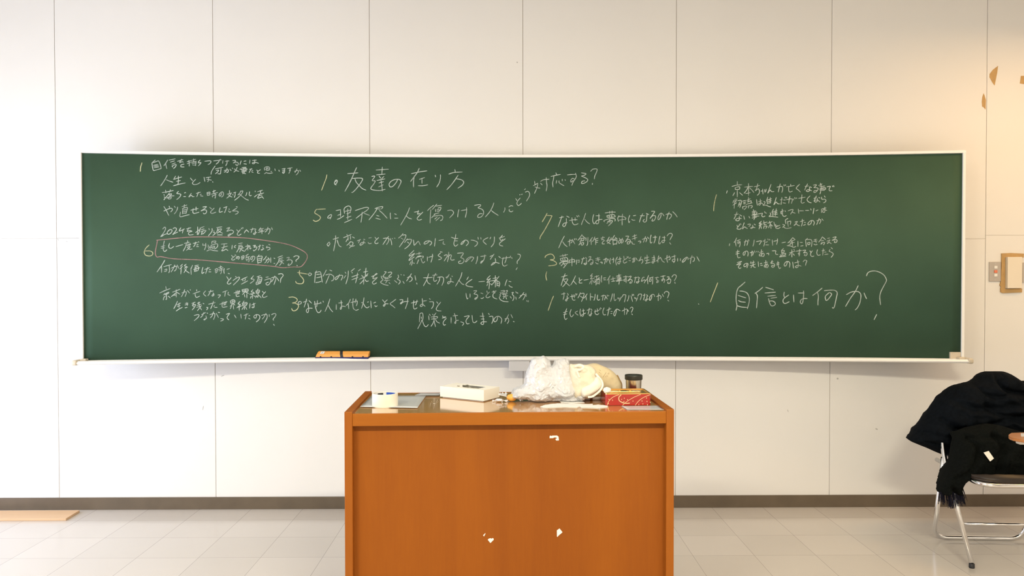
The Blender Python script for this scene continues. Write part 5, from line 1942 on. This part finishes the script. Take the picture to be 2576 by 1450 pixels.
box(bm, p_.x - 0.011, p_.x + 0.20, p_.y, p_.y + 0.03, ZT - 0.036, ZT - 0.0115, 0.003, 2)
new_obj('tablet_bracket', bm, M_WHITE, chair)
bm = bmesh.new()
tube(bm, rounded([(p_.x + 0.19, p_.y + 0.02, ZT - 0.024), (CW + 0.22, p_.y + 0.05, ZT - 0.024), (CW + 0.22, 0.20, 0.55), (CW + 0.012, 0.245, 0.462)], 0.05), 0.010, 12)
new_obj('tablet_arm', bm, M_CHROME, chair, True)

# coat draped over the back of the chair
YCT = -0.60
CT = [(2288, 1108), (2300, 1096), (2312, 1078), (2324, 1062), (2338, 1042), (2352, 1020), (2364, 1003), (2382, 987), (2402, 972), (2420, 966), (2444, 960), (2460, 951), (2472, 942), (2488, 935.5), (2510, 934.5),
      (2528, 936), (2542, 944), (2556, 956), (2566, 961), (2582, 958), (2610, 962), (2650, 985), (2680, 1030), (2695, 1090), (2690, 1150), (2640, 1175), (2560, 1178), (2470, 1172), (2410, 1168), (2394, 1158), (2386, 1150), (2374, 1146), (2362, 1141), (2350, 1136), (2330, 1127), (2310, 1119)]
OC = px_rel(CT, YCT)


def fold_lines(pixlines, Yc):
    segs = []
    for pts, w, dep in pixlines:
        P = [at(a, b, Y=Yc) for a, b in pts]
        P = catmull([Vector((p.x, 0, p.z)) for p in P], 4)
        segs.append((P, w, dep))
    return segs


def fold_depth(segs, x, z):
    q = Vector((x, 0, z))
    out = 0.0
    for P, w, dep in segs:
        best = 9.0
        for a, b in zip(P[:-1], P[1:]):
            ab = b - a
            t = max(0, min(1, (q - a).dot(ab) / max(1e-9, ab.length_squared)))
            best = min(best, (q - a - ab * t).length)
        out += dep * math.exp(-(best / w) ** 2)
    return out


CFOLD = fold_lines([([(2528, 938), (2516, 958), (2524, 980), (2550, 988), (2600, 994)], 0.012, 0.045), ([(2466, 975), (2478, 992), (2502, 998), (2528, 992)], 0.008, 0.022),
                    ([(2536, 948), (2524, 962), (2522, 972)], 0.007, 0.03), ([(2380, 1060), (2420, 1085), (2470, 1072), (2540, 1050), (2620, 1040)], 0.016, 0.03),
                    ([(2340, 1095), (2390, 1100), (2420, 1075)], 0.014, 0.02), ([(2400, 1010), (2460, 1030), (2540, 1020), (2610, 1020)], 0.018, 0.02),
                    ([(2470, 1018), (2500, 1040), (2560, 1044)], 0.010, 0.018), ([(2310, 1112), (2350, 1118), (2400, 1132)], 0.006, 0.012)], YCT - 0.1)


def coat_disp(x, z):
    p = Vector((x * 0.7 + z * 0.7, 0, z * 0.9 - x * 0.2))
    d = -0.034 * (ridged(p, 3.6, 1.2) - 0.4) - 0.020 * (ridged(p, 8.5, 6.1) - 0.4) - 0.012 * fbm(p, 12, 3)
    return d + fold_depth(CFOLD, x, z)


bm = inflate(OC, 0.13, 0.12, 0.0062, coat_disp)
for v in bm.verts:
    if v.co.y > 0.0:
        v.co.y *= 1.1
ct = thing('black_coat', 'black padded coat draped over the back of the folding chair', 'coat', (0, YCT, 0))
new_obj('coat_body', bm, M_COAT, ct, True)
# scarf over the seat with its fringe hanging on the left
YSC = -0.86
SCF = [(2408, 1118), (2416, 1098), (2428, 1086), (2446, 1078), (2468, 1072), (2494, 1068), (2520, 1072), (2546, 1080), (2576, 1088), (2640, 1100), (2665, 1140), (2660, 1195), (2620, 1213), (2560, 1214), (2520, 1212), (2485, 1210),
       (2462, 1209), (2446, 1213), (2430, 1209), (2420, 1213), (2414, 1222), (2413, 1234), (2418, 1243), (2410, 1246), (2403, 1243), (2397, 1236), (2391, 1226), (2387, 1238), (2377, 1246), (2366, 1243), (2368, 1232), (2375, 1214), (2382, 1196), (2390, 1178), (2398, 1160), (2402, 1140)]
OS = px_rel(SCF, YSC)


SFOLD = fold_lines([([(2440, 1100), (2460, 1130), (2450, 1170), (2420, 1205)], 0.012, 0.03), ([(2500, 1095), (2520, 1130), (2510, 1180)], 0.014, 0.03), ([(2404, 1170), (2412, 1205), (2400, 1238)], 0.008, 0.018),
                    ([(2560, 1110), (2600, 1150), (2590, 1190)], 0.014, 0.03), ([(2430, 1115), (2480, 1100), (2540, 1110)], 0.010, 0.018)], YSC - 0.06)


def scarf_disp(x, z):
    p = Vector((x * 0.9 - z * 0.5, 0.5, z))
    return -0.022 * (ridged(p, 6.0, 8.0) - 0.4) - 0.010 * fbm(p, 15, 5) + fold_depth(SFOLD, x, z)


bm = inflate(OS, 0.075, 0.07, 0.007, scarf_disp)
sf = thing('black_scarf', 'black wool scarf with a fringe on the seat below the coat', 'scarf', (0, YSC, 0))
for v in bm.verts:
    if v.co.y > 0:
        v.co.y *= 1.6
new_obj('scarf_body', bm, M_SCARF, sf, True)
random.seed(3)
for (xa_, ya_, xb_, yb2, n_) in ((2367, 1242, 2366, 1268, 5), (2376, 1246, 2379, 1270, 5), (2387, 1244, 2390, 1276, 6), (2396, 1241, 2397, 1279, 5), (2407, 1244, 2414, 1272, 6), (2414, 1240, 2423, 1270, 6), (2416, 1226, 2427, 1258, 3)):
    bm = bmesh.new()
    for k in range(n_ * 4):
        jx, jl = random.uniform(-4.5, 4.5), random.uniform(-7, 4)
        pts = [at(xa_ + jx, ya_ - 3, Y=YSC + random.uniform(-0.012, 0.012)),
               at(xa_ * 0.5 + xb_ * 0.5 + jx * 1.3 + random.uniform(-1.5, 1.5), (ya_ + yb2) / 2, Y=YSC + random.uniform(-0.02, 0.012)),
               at(xb_ + jx * 1.5 + random.uniform(-2, 2), yb2 + jl, Y=YSC + random.uniform(-0.02, 0.02))]
        pts = [p - Vector((0, YSC, 0)) for p in catmull(pts, 4)]
        tube(bm, pts, [0.0013 - 0.0006 * i / (len(pts) - 1) for i in range(len(pts))], 5)
    new_obj('fringe', bm, M_FRINGE, sf, True)
bm = bmesh.new()
q = [at(x, y, Y=YSC - 0.094) - Vector((0, YSC, 0)) for x, y in ((2474.6, 1139.4), (2487.5, 1135.4), (2500.4, 1154), (2491, 1161.6))]
prism(bm, q, (0, 0, 0), (0, 0.0014, 0))
o = new_obj('care_tag', bm, M_CARD, sf); o['label'] = 'small white sewn tag'
